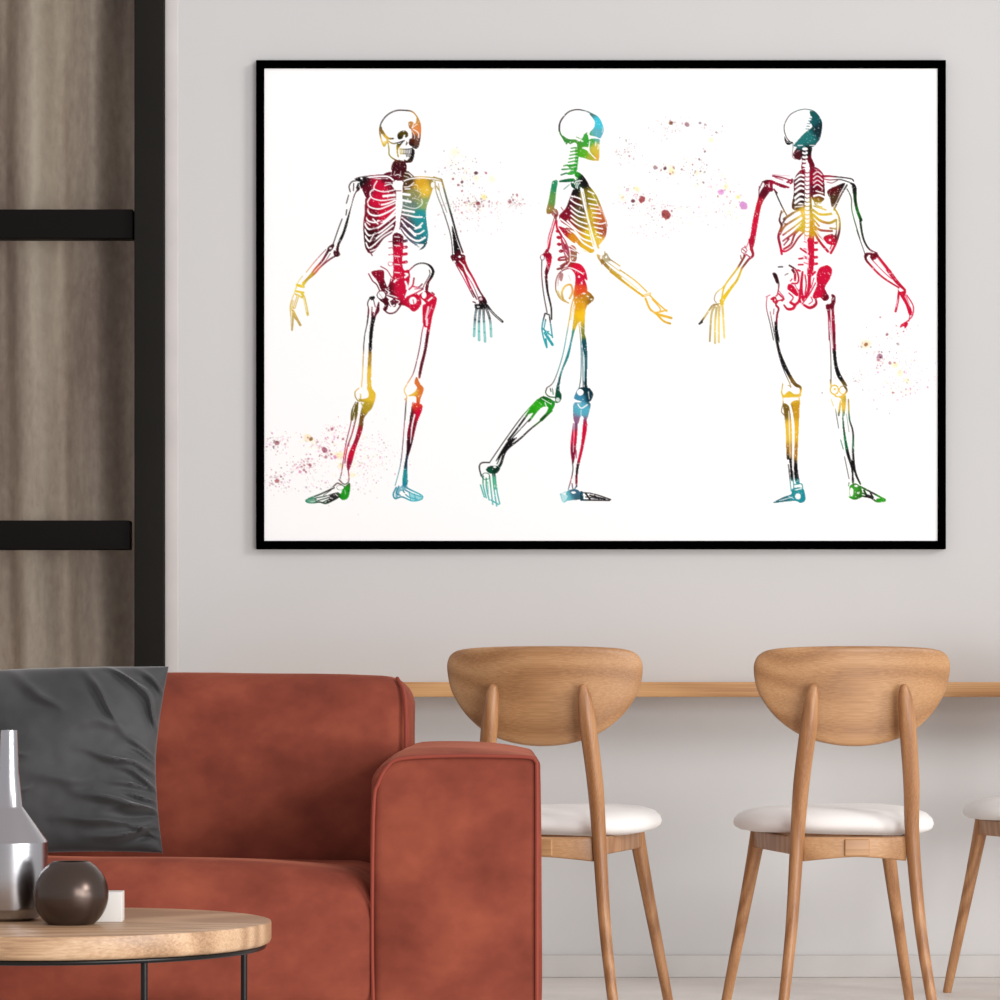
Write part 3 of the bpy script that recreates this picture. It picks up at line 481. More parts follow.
def rbox(x0, x1, y0, y1, z0, z1, r=.005, n=(1, 1, 1), rs=3, fn=None):
    """rounded box; n = subdivisions of the flat faces, fn(p, nrm) may push points"""
    c = Vector(((x0+x1)/2, (y0+y1)/2, (z0+z1)/2)); h = Vector((abs(x1-x0)/2, abs(y1-y0)/2, abs(z1-z0)/2))
    r = min(r, h.x*.999, h.y*.999, h.z*.999)
    def axis(hh, k):
        inner = hh-r
        a = [-hh+r*(1-math.cos(i/rs*PI/2)) if False else -hh+r*i/rs for i in range(rs)]
        b = [-inner+2*inner*i/k for i in range(k+1)]
        return a+b+[-q for q in reversed(a)]
    A = [axis(h[i], n[i]) for i in range(3)]
    idx = {}; V = []; Fc = []
    def vert(p):
        key = tuple(round(q, 6) for q in p)
        if key not in idx:
            q = Vector(p); inn = Vector([max(-(h[i]-r), min(h[i]-r, q[i])) for i in range(3)])
            d = q-inn; nrm = d.normalized() if d.length > 1e-9 else Vector((0, 0, 1))
            # spread the corner samples evenly round the bend
            dd = Vector([math.sin(d[i]/r*PI/4)/math.sin(PI/4) if r > 0 else 0 for i in range(3)])
            m = max(abs(t) for t in dd)
            out = inn+(dd.normalized()*r if m > 0 else d)
            w = c+out
            if fn: w = fn(w, dd.normalized() if m > 0 else nrm)
            idx[key] = len(V); V.append(w)
        return idx[key]
    for ax in range(3):
        u, v = [(1, 2), (2, 0), (0, 1)][ax]
        for s in (-1, 1):
            for i in range(len(A[u])-1):
                for j in range(len(A[v])-1):
                    q = []
                    for a, b in ((i, j), (i+1, j), (i+1, j+1), (i, j+1)):
                        p = [0, 0, 0]; p[ax] = s*h[ax]; p[u] = A[u][a]; p[v] = A[v][b]
                        q.append(vert(p))
                    Fc.append(tuple(q if s > 0 else reversed(q)))
    return V, Fc
def spline(p, n=6, closed=False):
    p = [Vector(q) for q in p]; m = len(p); out = []
    for i in range(m if closed else m-1):
        if closed: a, b, c, d = p[(i-1) % m], p[i], p[(i+1) % m], p[(i+2) % m]
        else: a, b, c, d = p[max(i-1, 0)], p[i], p[i+1], p[min(i+2, m-1)]
        for j in range(n):
            t = j/n
            out.append(b+.5*t*(c-a+t*(2*a-5*b+4*c-d+t*(3*(b-c)+d-a))))
    if not closed: out.append(p[-1])
    return out
def tube(pts, rad, seg=12, closed=False, round_ends=True, flat=1.0):
    """tube along pts; rad a number or one per point; flat squashes it front to back"""
    pts = [Vector(p) for p in pts]; rad = list(rad) if hasattr(rad, '__len__') else [rad]*len(pts)
    if round_ends and not closed:
        def cap(p, q, r, k=4):
            d = (p-q).normalized()
            return [(p+d*r*math.sin(a*PI/2/k), r*math.cos(a*PI/2/k)) for a in range(1, k)]+[(p+d*r, r*.05)]
        a = list(reversed(cap(pts[0], pts[1], rad[0]))); b = cap(pts[-1], pts[-2], rad[-1])
        pts = [q[0] for q in a]+pts+[q[0] for q in b]; rad = [q[1] for q in a]+rad+[q[1] for q in b]
    V, Fc = [], []; n = len(pts)
    ref = Vector((0, 0, 1)) if abs((pts[1]-pts[0]).normalized().z) < .8 else Vector((0, 1, 0))
    for i in range(n):
        t = (pts[(i+1) % n]-pts[i-1]) if closed else (pts[min(i+1, n-1)]-pts[max(i-1, 0)])
        t.normalize(); u = ref-t*ref.dot(t)
        if u.length < 1e-4: u = Vector((1, 0, 0))
        u.normalize(); w = t.cross(u); ref = u if not closed else ref
        for k in range(seg):
            a = 2*PI*k/seg
            V.append(pts[i]+(u*math.cos(a)*flat+w*math.sin(a))*rad[i])
    for i in range(n if closed else n-1):
        for k in range(seg):
            a, b = i*seg+k, i*seg+(k+1) % seg; c, d = ((i+1) % n)*seg+(k+1) % seg, ((i+1) % n)*seg+k
            Fc.append((a, b, c, d))
    if not closed: Fc += [tuple(range(seg-1, -1, -1)), tuple((n-1)*seg+k for k in range(seg))]
    return V, Fc
def lathe(prof, seg=48, close_top=True, close_bot=True):
    V, Fc = [], []
    for r, z in prof:
        for k in range(seg): V.append(Vector((r*math.cos(2*PI*k/seg), r*math.sin(2*PI*k/seg), z)))
    for i in range(len(prof)-1):
        for k in range(seg):
            Fc.append((i*seg+k, i*seg+(k+1) % seg, (i+1)*seg+(k+1) % seg, (i+1)*seg+k))
    if close_bot: Fc.append(tuple(range(seg-1, -1, -1)))
    if close_top: Fc.append(tuple((len(prof)-1)*seg+k for k in range(seg)))
    return V, Fc
# --------------------------------------------------------------------------- materials
def srgb(r, g, b):
    f = lambda c: (c/255)/12.92 if c/255 <= .04045 else ((c/255+.055)/1.055)**2.4
    return (f(r), f(g), f(b), 1)
class Mat:
    def __init__(s, name):
        s.m = bpy.data.materials.new(name); s.m.use_nodes = True; s.t = s.m.node_tree; s.n = s.t.nodes
        s.b = s.n['Principled BSDF']
    def add(s, typ, **kw):
        q = s.n.new(typ)
        for k, v in kw.items():
            if k in q.inputs: q.inputs[k].default_value = v
            else: setattr(q, k, v)
        return q
    def wire(s, a, b): s.t.links.new(a, b)
    def coords(s, scale=(1, 1, 1), rot=(0, 0, 0)):
        c = s.add('ShaderNodeTexCoord'); mp = s.add('ShaderNodeMapping')
        mp.inputs['Scale'].default_value = scale; mp.inputs['Rotation'].default_value = rot
        s.wire(c.outputs['Object'], mp.inputs['Vector']); return mp.outputs['Vector']
    def noise(s, vec, scale, detail=4, rough=.5, dist=0):
        q = s.add('ShaderNodeTexNoise'); q.inputs['Scale'].default_value = scale; q.inputs['Detail'].default_value = detail
        q.inputs['Roughness'].default_value = rough; q.inputs['Distortion'].default_value = dist
        s.wire(vec, q.inputs['Vector']); return q.outputs['Fac']
    def ramp(s, fac, *stops):
        q = s.add('ShaderNodeValToRGB'); e = q.color_ramp.elements
        while len(e) < len(stops): e.new(.5)
        for i, (p, c) in enumerate(stops): e[i].position = p; e[i].color = c
        s.wire(fac, q.inputs['Fac']); return q.outputs['Color']
    def base(s, c):
        if isinstance(c, tuple): s.b.inputs['Base Color'].default_value = c
        else: s.wire(c, s.b.inputs['Base Color'])
        return s
    def set(s, **kw):
        for k, v in kw.items(): s.b.inputs[k.replace('_', ' ')].default_value = v
        return s
    def bump(s, fac, strength=.2, dist=.002):
        q = s.add('ShaderNodeBump'); q.inputs['Strength'].default_value = strength; q.inputs['Distance'].default_value = dist
        s.wire(fac, q.inputs['Height']); s.wire(q.outputs['Normal'], s.b.inputs['Normal']); return s
def plain(name, c, rough=.5, **kw):
    m = Mat(name); v = m.coords(); n = m.noise(v, 6, 3)
    c1 = tuple(q*.94 for q in c[:3])+(1,); c2 = tuple(min(1, q*1.05) for q in c[:3])+(1,)
    m.base(m.ramp(n, (.3, c1), (.7, c2))).set(Roughness=rough, **kw); return m.m
def wood(name, dark, mid, light, scale=1.0, axis='x', rough=.42, contrast=1.0):
    m = Mat(name)
    st = {'x': (.35, 3, 3), 'y': (3, .35, 3), 'z': (3, 3, .35)}[axis]
    v = m.coords(tuple(q*scale for q in st))
    con = m.noise(m.coords(tuple(q*scale*(.55 if q > 1 else 1.3) for q in st)), 1.0, 1.5, .4, .3)
    k1 = m.add('ShaderNodeMath', operation='MULTIPLY'); m.wire(con, k1.inputs[0]); k1.inputs[1].default_value = 95
    wv = m.add('ShaderNodeMath', operation='SINE'); m.wire(k1.outputs[0], wv.inputs[0])
    fine = m.noise(m.coords(tuple(q*scale*(1 if q < 1 else 14) for q in st)), 5, 6, .6)
    mx = m.add('ShaderNodeMath', operation='MULTIPLY_ADD'); m.wire(fine, mx.inputs[0]); mx.inputs[1].default_value = .72
    sc_ = m.add('ShaderNodeMath', operation='MULTIPLY'); m.wire(wv.outputs[0], sc_.inputs[0]); sc_.inputs[1].default_value = .12*contrast
    ad = m.add('ShaderNodeMath', operation='ADD'); ad.inputs[1].default_value = .14; m.wire(sc_.outputs[0], ad.inputs[0]); m.wire(ad.outputs[0], mx.inputs[2])
    m.base(m.ramp(mx.outputs[0], (.28, dark), (.5, mid), (.72, light)))
    m.set(Roughness=rough); m.bump(fine, .08, .001)
    return m.m
M = {}
m = Mat('plaster'); n1 = m.noise(m.coords(), 1.1, 3); M['wall'] = m.base(m.ramp(n1, (.3, srgb(203, 203, 202)), (.7, srgb(208, 207, 206)))).set(Roughness=.9).m
m.bump(m.noise(m.coords(), 90, 3), .05, .001)
M['trim'] = plain('painted trim', srgb(206, 201, 198), .6)
M['floor'] = plain('pale floor', srgb(226, 222, 217), .55)
M['skirting'] = plain('skirting paint', srgb(200, 197, 194), .6)
M['black_metal'] = plain('black frame paint', srgb(30, 28, 25), .6, Specular_IOR_Level=.1)
M['black_rail'] = plain('black rail paint', srgb(14, 11, 10), .6, Specular_IOR_Level=.1)
M['frame'] = plain('picture frame black', srgb(1, 1, 1), .8, Specular_IOR_Level=0.0)
m = Mat('taupe curtain'); v = m.coords((4.5, 1, .5)); n1 = m.noise(v, 1.0, 5, .6); n2 = m.noise(m.coords((60, 10, 25)), 1.0, 4, .7)
mx = m.add('ShaderNodeMath', operation='MULTIPLY_ADD'); m.wire(n2, mx.inputs[0]); mx.inputs[1].default_value = .2
m2 = m.add('ShaderNodeMath', operation='MULTIPLY'); m.wire(n1, m2.inputs[0]); m2.inputs[1].default_value = .8; m.wire(m2.outputs[0], mx.inputs[2])
M['curtain'] = m.base(m.ramp(mx.outputs[0], (.38, srgb(150, 131, 120)), (.5, srgb(186, 170, 155)), (.62, srgb(216, 203, 186)))).set(Roughness=.9).m
m = Mat('window glass'); gl = m.add('ShaderNodeBsdfGlossy', Roughness=.06); tr = m.add('ShaderNodeBsdfTransparent'); mix = m.add('ShaderNodeMixShader')
tr.inputs['Color'].default_value = (.93, .93, .92, 1)
mix.inputs[0].default_value = .012
m.wire(tr.outputs[0], mix.inputs[1]); m.wire(gl.outputs[0], mix.inputs[2])
m.wire(mix.outputs[0], m.n['Material Output'].inputs['Surface']); M['glass'] = m.m
m = Mat('rust velvet'); big = m.noise(m.coords((1, 1, 1.25)), 7.5, 4, .55, .05); fine = m.noise(m.coords(), 700, 2)
M['velvet'] = m.base(m.ramp(big, (.28, srgb(108, 51, 39)), (.5, srgb(131, 64, 49)), (.72, srgb(152, 79, 59)))).set(Roughness=.85, Sheen_Weight=.3, Sheen_Roughness=.3, Specular_IOR_Level=.15).m
m.b.inputs['Sheen Tint'].default_value = srgb(225, 140, 110); m.bump(m.noise(m.coords(), 9, 4), .15, .01)
m = Mat('grey velvet'); big = m.noise(m.coords(), 8, 4)
M['grey_velvet'] = m.base(m.ramp(big, (.3, srgb(56, 57, 58)), (.7, srgb(76, 77, 78)))).set(Roughness=.7, Sheen_Weight=.5, Sheen_Roughness=.35, Specular_IOR_Level=.3).m
M['piping'] = plain('rust piping', srgb(140, 58, 42), .8)
M['oak'] = wood('warm oak', srgb(154, 110, 72), srgb(176, 131, 88), srgb(196, 152, 108), 2.2, 'x')
M['oak_leg'] = wood('warm oak leg', srgb(142, 95, 58), srgb(168, 119, 77), srgb(188, 140, 96), 3.0, 'z', .4)
M['counter'] = wood('honey oak board', srgb(158, 110, 66), srgb(196, 146, 94), srgb(214, 166, 114), 1.6, 'x')
M['table_oak'] = wood('pale oak top', srgb(150, 116, 86), srgb(184, 148, 114), srgb(208, 176, 142), 1.6, 'x', .4)
M['seat'] = plain('white seat fabric', srgb(240, 238, 235), .85)
M['steel'] = plain('black steel', srgb(24, 23, 23), .3, Metallic=.5)
M['silver'] = plain('brushed silver', srgb(184, 184, 188), .25, Metallic=1.0)
M['bronze'] = plain('dark bronze glaze', srgb(80, 68, 62), .27, Metallic=.75)
M['hollow'] = plain('dark inside', srgb(16, 14, 13), .8)
M['marble'] = plain('white block', srgb(222, 220, 216), .5)
# --------------------------------------------------------------------------- the setting
def struct(name, vf, mat, parent=None, smooth=False):
    o = obj(name, vf, mat, parent, smooth)
    if parent is None: o['kind'] = 'structure'
    return o
def box(x0, x1, y0, y1, z0, z1):
    V = [Vector((x, y, z)) for x in (x0, x1) for y in (y0, y1) for z in (z0, z1)]
    return V, [(0, 1, 3, 2), (4, 6, 7, 5), (0, 4, 5, 1), (2, 3, 7, 6), (0, 2, 6, 4), (1, 5, 7, 3)]
XO = X(165, 8.25)                            # right edge of the glazed opening
XL = -3.3
struct('wall_back', join(box(XO, 3.6, 0, .14, 0, 3.0), box(-4.6, XL, 0, .14, 0, 3.0), box(XL, XO, 0, .14, 2.85, 3.0)), M['wall'])
struct('floor', box(-4.6, 3.6, -9.5, .9, -.06, 0), M['floor'])
struct('baseboard_back', rbox(XO+.045, 3.6, -.014, 0, 0, Z(955, 8.24), .004), M['skirting'], smooth=True)
struct('trim_1', rbox(XO, X(178, 8.24), -.004, .0, 0, 2.85, .002), M['trim'], smooth=True)
# glazed partition: black frame, rails, panes
wf = struct('window_1', join(rbox(X(136, 8.27), XO, -.02, .07, 0, 2.85, .003), rbox(XL, XL+.085, -.02, .07, 0, 2.85, .003),
     rbox(XL, XO, -.02, .07, 2.77, 2.85, .003), rbox(XL, XO, -.02, .07, 0, .09, .003), rbox(-2.12, -2.035, -.02, .07, 0, 2.85, .003)), M['black_metal'], smooth=True)
for z0, z1, px in ((Z(240, 8.28), Z(211, 8.28), 134), (Z(550, 8.28), Z(521, 8.28), 131)):
    for xa, xb in ((-2.035, X(px, 8.27)), (XL+.085, -2.12)):
        obj('glazing_bar', rbox(xa, xb, .0, .05, z0, z1, .003), M['black_rail'], wf)
for xa, xb in ((-2.03, X(136, 8.27)-.002), (XL+.09, -2.125)):
    for z0, z1 in ((.09, Z(550, 8.28)), (Z(521, 8.28), Z(240, 8.28)), (Z(211, 8.28), 2.77)):
        obj('pane', box(xa, xb, .022, .026, z0, z1), M['glass'], wf, smooth=False)
# curtain behind the glass
V_, F_ = [], []
nx, nz = 420, 24
for i in range(nx+1):
    x = XL-.2+(XO+.25-XL+.2)*i/nx
    for j in range(nz+1):
        z = .02+2.9*j/nz
        w = .05*noise.noise(Vector((x*2.1, z*.25, 1)))
        a = (x+w)*2*PI/.165
        y = .24+.042*math.sin(a+.6)+.016*math.sin(a*.53+1.3+z*.3)+.006*math.sin(a*2.3+z*.6)
        V_.append(Vector((x, y, z)))
for i in range(nx):
    for j in range(nz):
        a = i*(nz+1)+j; F_.append((a, a+nz+1, a+nz+2, a+1))
tag(obj('curtain', (V_, F_), M['curtain'], angle=180), 'taupe full-length curtain hanging in folds behind the black-framed glass', 'curtain')
# --------------------------------------------------------------------------- framed print
fx0, fx1, fz0, fz1 = X(256, 8.228), X(946, 8.228), Z(549, 8.228), Z(60, 8.228)
bw = 8.2*8.228/F
pic = empty('framed_print', ((fx0+fx1)/2, 0, fz0))
tag(pic, 'large white print of three colourful ink skeletons in a thin black frame on the wall', 'picture')
def local(vf, o): return [Vector(v)-o.location for v in vf[0]], vf[1]
fy = Y(8.228)
obj('frame', local(join(rbox(fx0, fx1, fy, 0, fz1-bw, fz1, .001), rbox(fx0, fx1, fy, 0, fz0, fz0+bw, .001),
    rbox(fx0, fx0+bw, fy, 0, fz0, fz1, .001), rbox(fx1-bw, fx1, fy, 0, fz0, fz1, .001)), pic), M['frame'], pic)
art = make_art()
h, w = art.shape[:2]
yp = fy+.004
k = (8.25+yp)/F
xs = ((AX0+(np.arange(w)+.5)*2/SS)-500)*k; zs = EYE+(698-(AY0+(np.arange(h)+.5)*2/SS))*k
co = np.empty((h, w, 3), np.float32); co[..., 0] = xs[None, :]-pic.location.x; co[..., 1] = yp; co[..., 2] = zs[:, None]-pic.location.z
idx = np.arange(h*w).reshape(h, w)
q = np.stack([idx[:-1, :-1], idx[1:, :-1], idx[1:, 1:], idx[:-1, 1:]], -1).reshape(-1, 4)
me = bpy.data.meshes.new('print_sheet')
me.vertices.add(h*w); me.vertices.foreach_set('co', co.ravel())
me.loops.add(q.size); me.loops.foreach_set('vertex_index', q.ravel().astype(np.int32))
me.polygons.add(len(q)); me.polygons.foreach_set('loop_start', np.arange(0, q.size, 4, dtype=np.int32))
me.update(calc_edges=True)
ca = me.color_attributes.new('ink', 'FLOAT_COLOR', 'POINT')
rgba = np.ones((h*w, 4), np.float32); rgba[:, :3] = art.reshape(-1, 3)
ca.data.foreach_set('color', rgba.ravel())
m = Mat('art print'); at = m.add('ShaderNodeAttribute'); at.attribute_name = 'ink'
m.wire(at.outputs['Color'], m.b.inputs['Base Color']); m.set(Roughness=.8, Specular_IOR_Level=.1)
me.materials.append(m.m)
link(bpy.data.objects.new('print_sheet', me), pic)
# --------------------------------------------------------------------------- wall counter
tag(obj('wall_counter', rbox(-.78, 3.2, -.20, 0, Z(697, 8.05), Z(682, 8.05), .003), M['counter']), 'long honey oak counter board fixed along the wall behind the chairs', 'counter')
# --------------------------------------------------------------------------- chairs
def plate(outline, thick, fn, rings=10, edge=.006):
    """bent shield-shaped board from a closed outline in (x, z)"""
    n = len(outline); cx = sum(p[0] for p in outline)/n; cz = sum(p[1] for p in outline)/n
    V, Fc = [], []
    sides = []
    for s in (-1, 1):
        rows = []
        for i in range(1, rings+1):
            t = i/rings; rows.append([len(V)+k for k in range(n)])
            for px_, pz_ in outline:
                L_ = math.hypot(px_-cx, pz_-cz); f = t*(L_-edge)/L_
                x, z = cx+(px_-cx)*f, cz+(pz_-cz)*f; V.append(Vector((x, fn(x, z)+s*thick/2, z)))
        c = len(V); V.append(Vector((cx, fn(cx, cz)+s*thick/2, cz)))
        sides.append((rows, c))
    mids = []
    for a in (-.5, 0, .5):
        mids.append([len(V)+k for k in range(n)])
        for px_, pz_ in outline:
            L_ = math.hypot(px_-cx, pz_-cz); f = (L_-edge+edge*math.cos(a*PI/1.0) if a else L_)/L_
            if a: f = (L_-edge*.3)/L_
            x, z = cx+(px_-cx)*f, cz+(pz_-cz)*f; V.append(Vector((x, fn(x, z)+a*.7*thick, z)))
    for rows, c in sides:
        for k in range(n): Fc.append((c, rows[0][k], rows[0][(k+1) % n]))
        for i in range(rings-1):
            for k in range(n): Fc.append((rows[i][k], rows[i+1][k], rows[i+1][(k+1) % n], rows[i][(k+1) % n]))
    seq = [sides[0][0][-1]]+mids+[sides[1][0][-1]]
    for a, b in zip(seq, seq[1:]):
        for k in range(n): Fc.append((a[k], b[k], b[(k+1) % n], a[(k+1) % n]))
    return V, Fc
def make_chair(loc, rz, label):
    t = empty('dining_chair', loc, rz)
    tag(t, label, 'chair', 'white-seated oak dining chairs in a row along the wall counter')
    s = 7.07/F
    half = [(0, 646), (30, 646.2), (62, 647.2), (81, 649.3), (90.5, 653.5), (95, 660.5), (96, 670), (93.5, 686), (88, 699), (77, 715), (61, 729.5), (42, 739.5), (20, 745)]
    ol = [(a*s, EYE+(698-b)*6.75/F) for a, b in half]+[(0, EYE+(698-746.5)*6.75/F)]+[(-a*s, EYE+(698-b)*6.75/F) for a, b in reversed(half[1:])]
    ol = [(p.x, p.y) for p in spline([Vector((a, b, 0)) for a, b in ol], 4, True)]
    obj('backrest', plate(ol, .016, lambda x, z: -.232+1.15*x*x-.16*(z-.7)), M['oak'], t, angle=60)
    # seat pad
    V, Fc = [], []; n = 72; prof = [(0, .487), (.35, .4865), (.62, .484), (.82, .479), (.93, .471), (.985, .460), (1, .449), (.985, .440), (.93, .433), (.80, .428), (.5, .426), (0, .426)]
    for f, z in prof[1:-1]:
        for k in range(n):
            a = 2*PI*k/n; c, q = math.cos(a), math.sin(a)
            e = 2/2.7
            x = .213*math.copysign(abs(c)**e, c)*(1+.05*q); y = .205*math.copysign(abs(q)**e, q)
            V.append(Vector((x*f, y*f, z+.004*math.sin(2*a)*f)))
    m_ = len(prof)-2
    for i in range(m_-1):
        for k in range(n): Fc.append((i*n+k, i*n+(k+1) % n, (i+1)*n+(k+1) % n, (i+1)*n+k))
    a = len(V); V += [Vector((0, 0, .487)), Vector((0, 0, .426))]
    for k in range(n): Fc += [(a, k, (k+1) % n), (a+1, (m_-1)*n+(k+1) % n, (m_-1)*n+k)]
    obj('seat', (V, Fc), M['seat'], t, angle=80)
    for sx in (-1, 1):
        p = spline([(.097*sx, -.262, .740), (.106*sx, -.256, .66), (.118*sx, -.238, .54), (.124*sx, -.222, .42), (.140*sx, -.235, .22), (.170*sx, -.262, .004)], 5)
        r0 = [(0, .010), (.06, .015), (.18, .0185), (.40, .0175), (.5, .0165), (.75, .0135), (1, .0105)]
        rr = []
        for i in range(len(p)):
            u = i/(len(p)-1)
            for (a0, b0), (a1, b1) in zip(r0, r0[1:]):
                if a0 <= u <= a1: rr.append(b0+(b1-b0)*(u-a0)/(a1-a0)); break
        obj('leg', tube(p, rr, 16), M['oak_leg'], t, angle=70)
        p = spline([(.143*sx, .130, .428), (.167*sx, .150, .28), (.215*sx, .185, .004)], 5)
        obj('leg', tube(p, [.0185-.008*i/(len(p)-1) for i in range(len(p))], 16), M['oak_leg'], t, angle=70)
        # side rail from rear leg to front leg
        obj('side_rail', move(rbox(-.011, .011, -.178, .178, .388, .426, .004), Matrix.Translation((.135*sx, -.045, 0)) @ Matrix.Rotation(-.07*sx, 4, 'Z')), M['oak_leg'], t)
    def bow(p, nrm):
        q = abs(p.x)/.11
        p = p.copy()
        if p.z < .40: p.z += .010*(1-min(1, q)**1.5)
        p.y -= .02*(1-min(1, q)**2); return p
    obj('rear_rail', rbox(-.112, .112, -.222, -.196, .374, .426, .004, (10, 1, 2), 3, bow), M['oak'], t)
    obj('rail_block', rbox(-.027, .027, -.246, -.214, .386, .422, .003), M['oak'], t)
    obj('front_rail', rbox(-.14, .14, .118, .138, .388, .426, .004), M['oak_leg'], t)
    return t
make_chair((X(561.5, 7.0), Y(7.0), 0), math.radians(-12), 'oak dining chair beside the sofa arm, its white seat half hidden by the arm')
make_chair((X(834, 7.0), Y(7.0), 0), math.radians(5.5), 'oak dining chair with white seat, whole backrest showing, right of the sofa-side chair')
make_chair((X(1058, 7.68), Y(7.68), 0), math.radians(11), 'oak dining chair at the right edge, only its white seat corner and one leg showing')
# --------------------------------------------------------------------------- sofa
SF, SB = 5.55, 6.46
ax0, ax1 = X(373, SF), X(539, SF)
sx0 = ax0-1.75
sofa = empty('sofa', ((sx0+ax1)/2-.1, Y((SF+SB)/2), 0))
tag(sofa, 'rust velvet sofa with thick arm and low back in front of the wall', 'sofa')
def loc(vf): return local(vf, sofa)
def arm_fn(xa, xb):
    cx, hw = (xa+xb)/2, (xb-xa)/2
    def fn(p, nrm):
        p = p.copy(); u = (p.x-cx)/hw; v = (p.z-.34)/.30
        if nrm.z > .2: p.z += .015*max(0, 1-abs(u+.1)**2.4)*nrm.z*max(0, min(1, (p.y-Y(SF)-.012)/.09))
        if u < -.55: p.z -= .030*max(0, (-u-.55)/.45)**2*max(0, (p.z-.45)/.17)
        p.x += nrm.x*.006*(1-min(1, abs(v))**2)
        p.y += nrm.y*.010*max(0, 1-u*u)*max(0, 1-v*v)
        p += nrm*.003*noise.noise(p*5)
        return p
    return fn
ZT = Z(757, SF)
def armrest(xa, xb, s):
    fn = arm_fn(xa, xb)
    a = obj('armrest', loc(rbox(xa, xb, Y(SF), Y(SB), .09, ZT+.001, .016, (16, 14, 14), 4, fn)), M['velvet'], sofa, angle=80)
    r = .022
    pts = [(xa+.004, .10), (xa-.001, .25), (xa-.001, .42), (xa+.002, ZT-.075), (xa+.009, ZT-.046), (xa+.024, ZT-.018), (xa+.05, ZT-.003), ((xa+xb)/2, ZT+.002), (xb-.05, ZT+.001), (xb-.016, ZT-.001), (xb-.006, ZT-.008), (xb-.004, ZT-.03), (xb-.004, .40), (xb-.004, .25), (xb-.004, .10)]
    obj('piping', loc(tube(spline([(p[0], Y(SF)-.002-.010*max(0, 1-((p[0]-(xa+xb)/2)/((xb-xa)/2))**2)*max(0, 1-((p[1]-.34)/.30)**2), p[1]) for p in pts], 5), .0032, 8)), M['piping'], a)
    return a
armrest(ax0, ax1, 1)
armrest(sx0-(ax1-ax0), sx0, -1)
bx1 = X(413, 6.25)
def back_fn(p, nrm):
    p = p.copy(); t = (p.z-.40)/.37
    p.y += .10*max(0, t)*(1 if nrm.y < .3 else .2)
    u = (p.x-(sx0+bx1)/2)/((bx1-sx0)/2)
    p.z += .006*max(0, 1-u**6)*max(0, nrm.z)
    p.y -= .018*max(0, -nrm.y)*max(0, 1-u**8)*max(0, 1-(2*t-1)**2)
    p += nrm*.005*noise.noise(p*4)
    return p
bk = obj('back_cushion', loc(rbox(sx0-.05, bx1, Y(6.10), Y(SB)-.02, .36, Z(676.5, 6.3), .060, (26, 5, 10), 6, back_fn)), M['velvet'], sofa, angle=80)
pp = [(bx1-.018, Y(6.145), .50), (bx1-.012, Y(6.16), .60), (bx1-.012, Y(6.18), .68), (bx1-.016, Y(6.20), .73), (bx1-.030, Y(6.235), .758)]
obj('piping', loc(tube(spline(pp, 5), .004, 8)), M['piping'], bk)
def seat_fn(p, nrm):
    p = p.copy(); u = (p.x-(sx0+ax0)/2)/((ax0-sx0)/2)
    fr = max(0, min(1, (Y(5.97)-p.y)/.30)); fr = fr*fr*(3-2*fr)
    v = (p.z-.25)/.17
    p.z += (.001+.029*fr)*max(0, nrm.z)*max(0, 1-abs(u)**6)
    p.y -= .022*max(0, -nrm.y)*max(0, 1-v*v)*max(0, 1-abs(u)**6)
    p += nrm*.004*noise.noise(p*5)
    return p
obj('seat_cushion', loc(rbox(sx0-.01, ax0+.026, Y(SF)-.022, Y(6.2), .14, .411, .085, (26, 10, 4), 8, seat_fn)), M['velvet'], sofa, angle=80)
obj('base', loc(rbox(sx0-.05, ax0+.05, Y(SF)+.05, Y(SB)-.04, .07, .20, .02)), M['velvet'], sofa)
for x in (sx0-.2, ax1-.06):
    for y in (Y(SF)+.06, Y(SB)-.06):
        obj('foot', move(lathe([(.016, 0), (.022, .10)], 16), Matrix.Translation(Vector((x, y, 0))-sofa.location)), M['steel'], sofa)
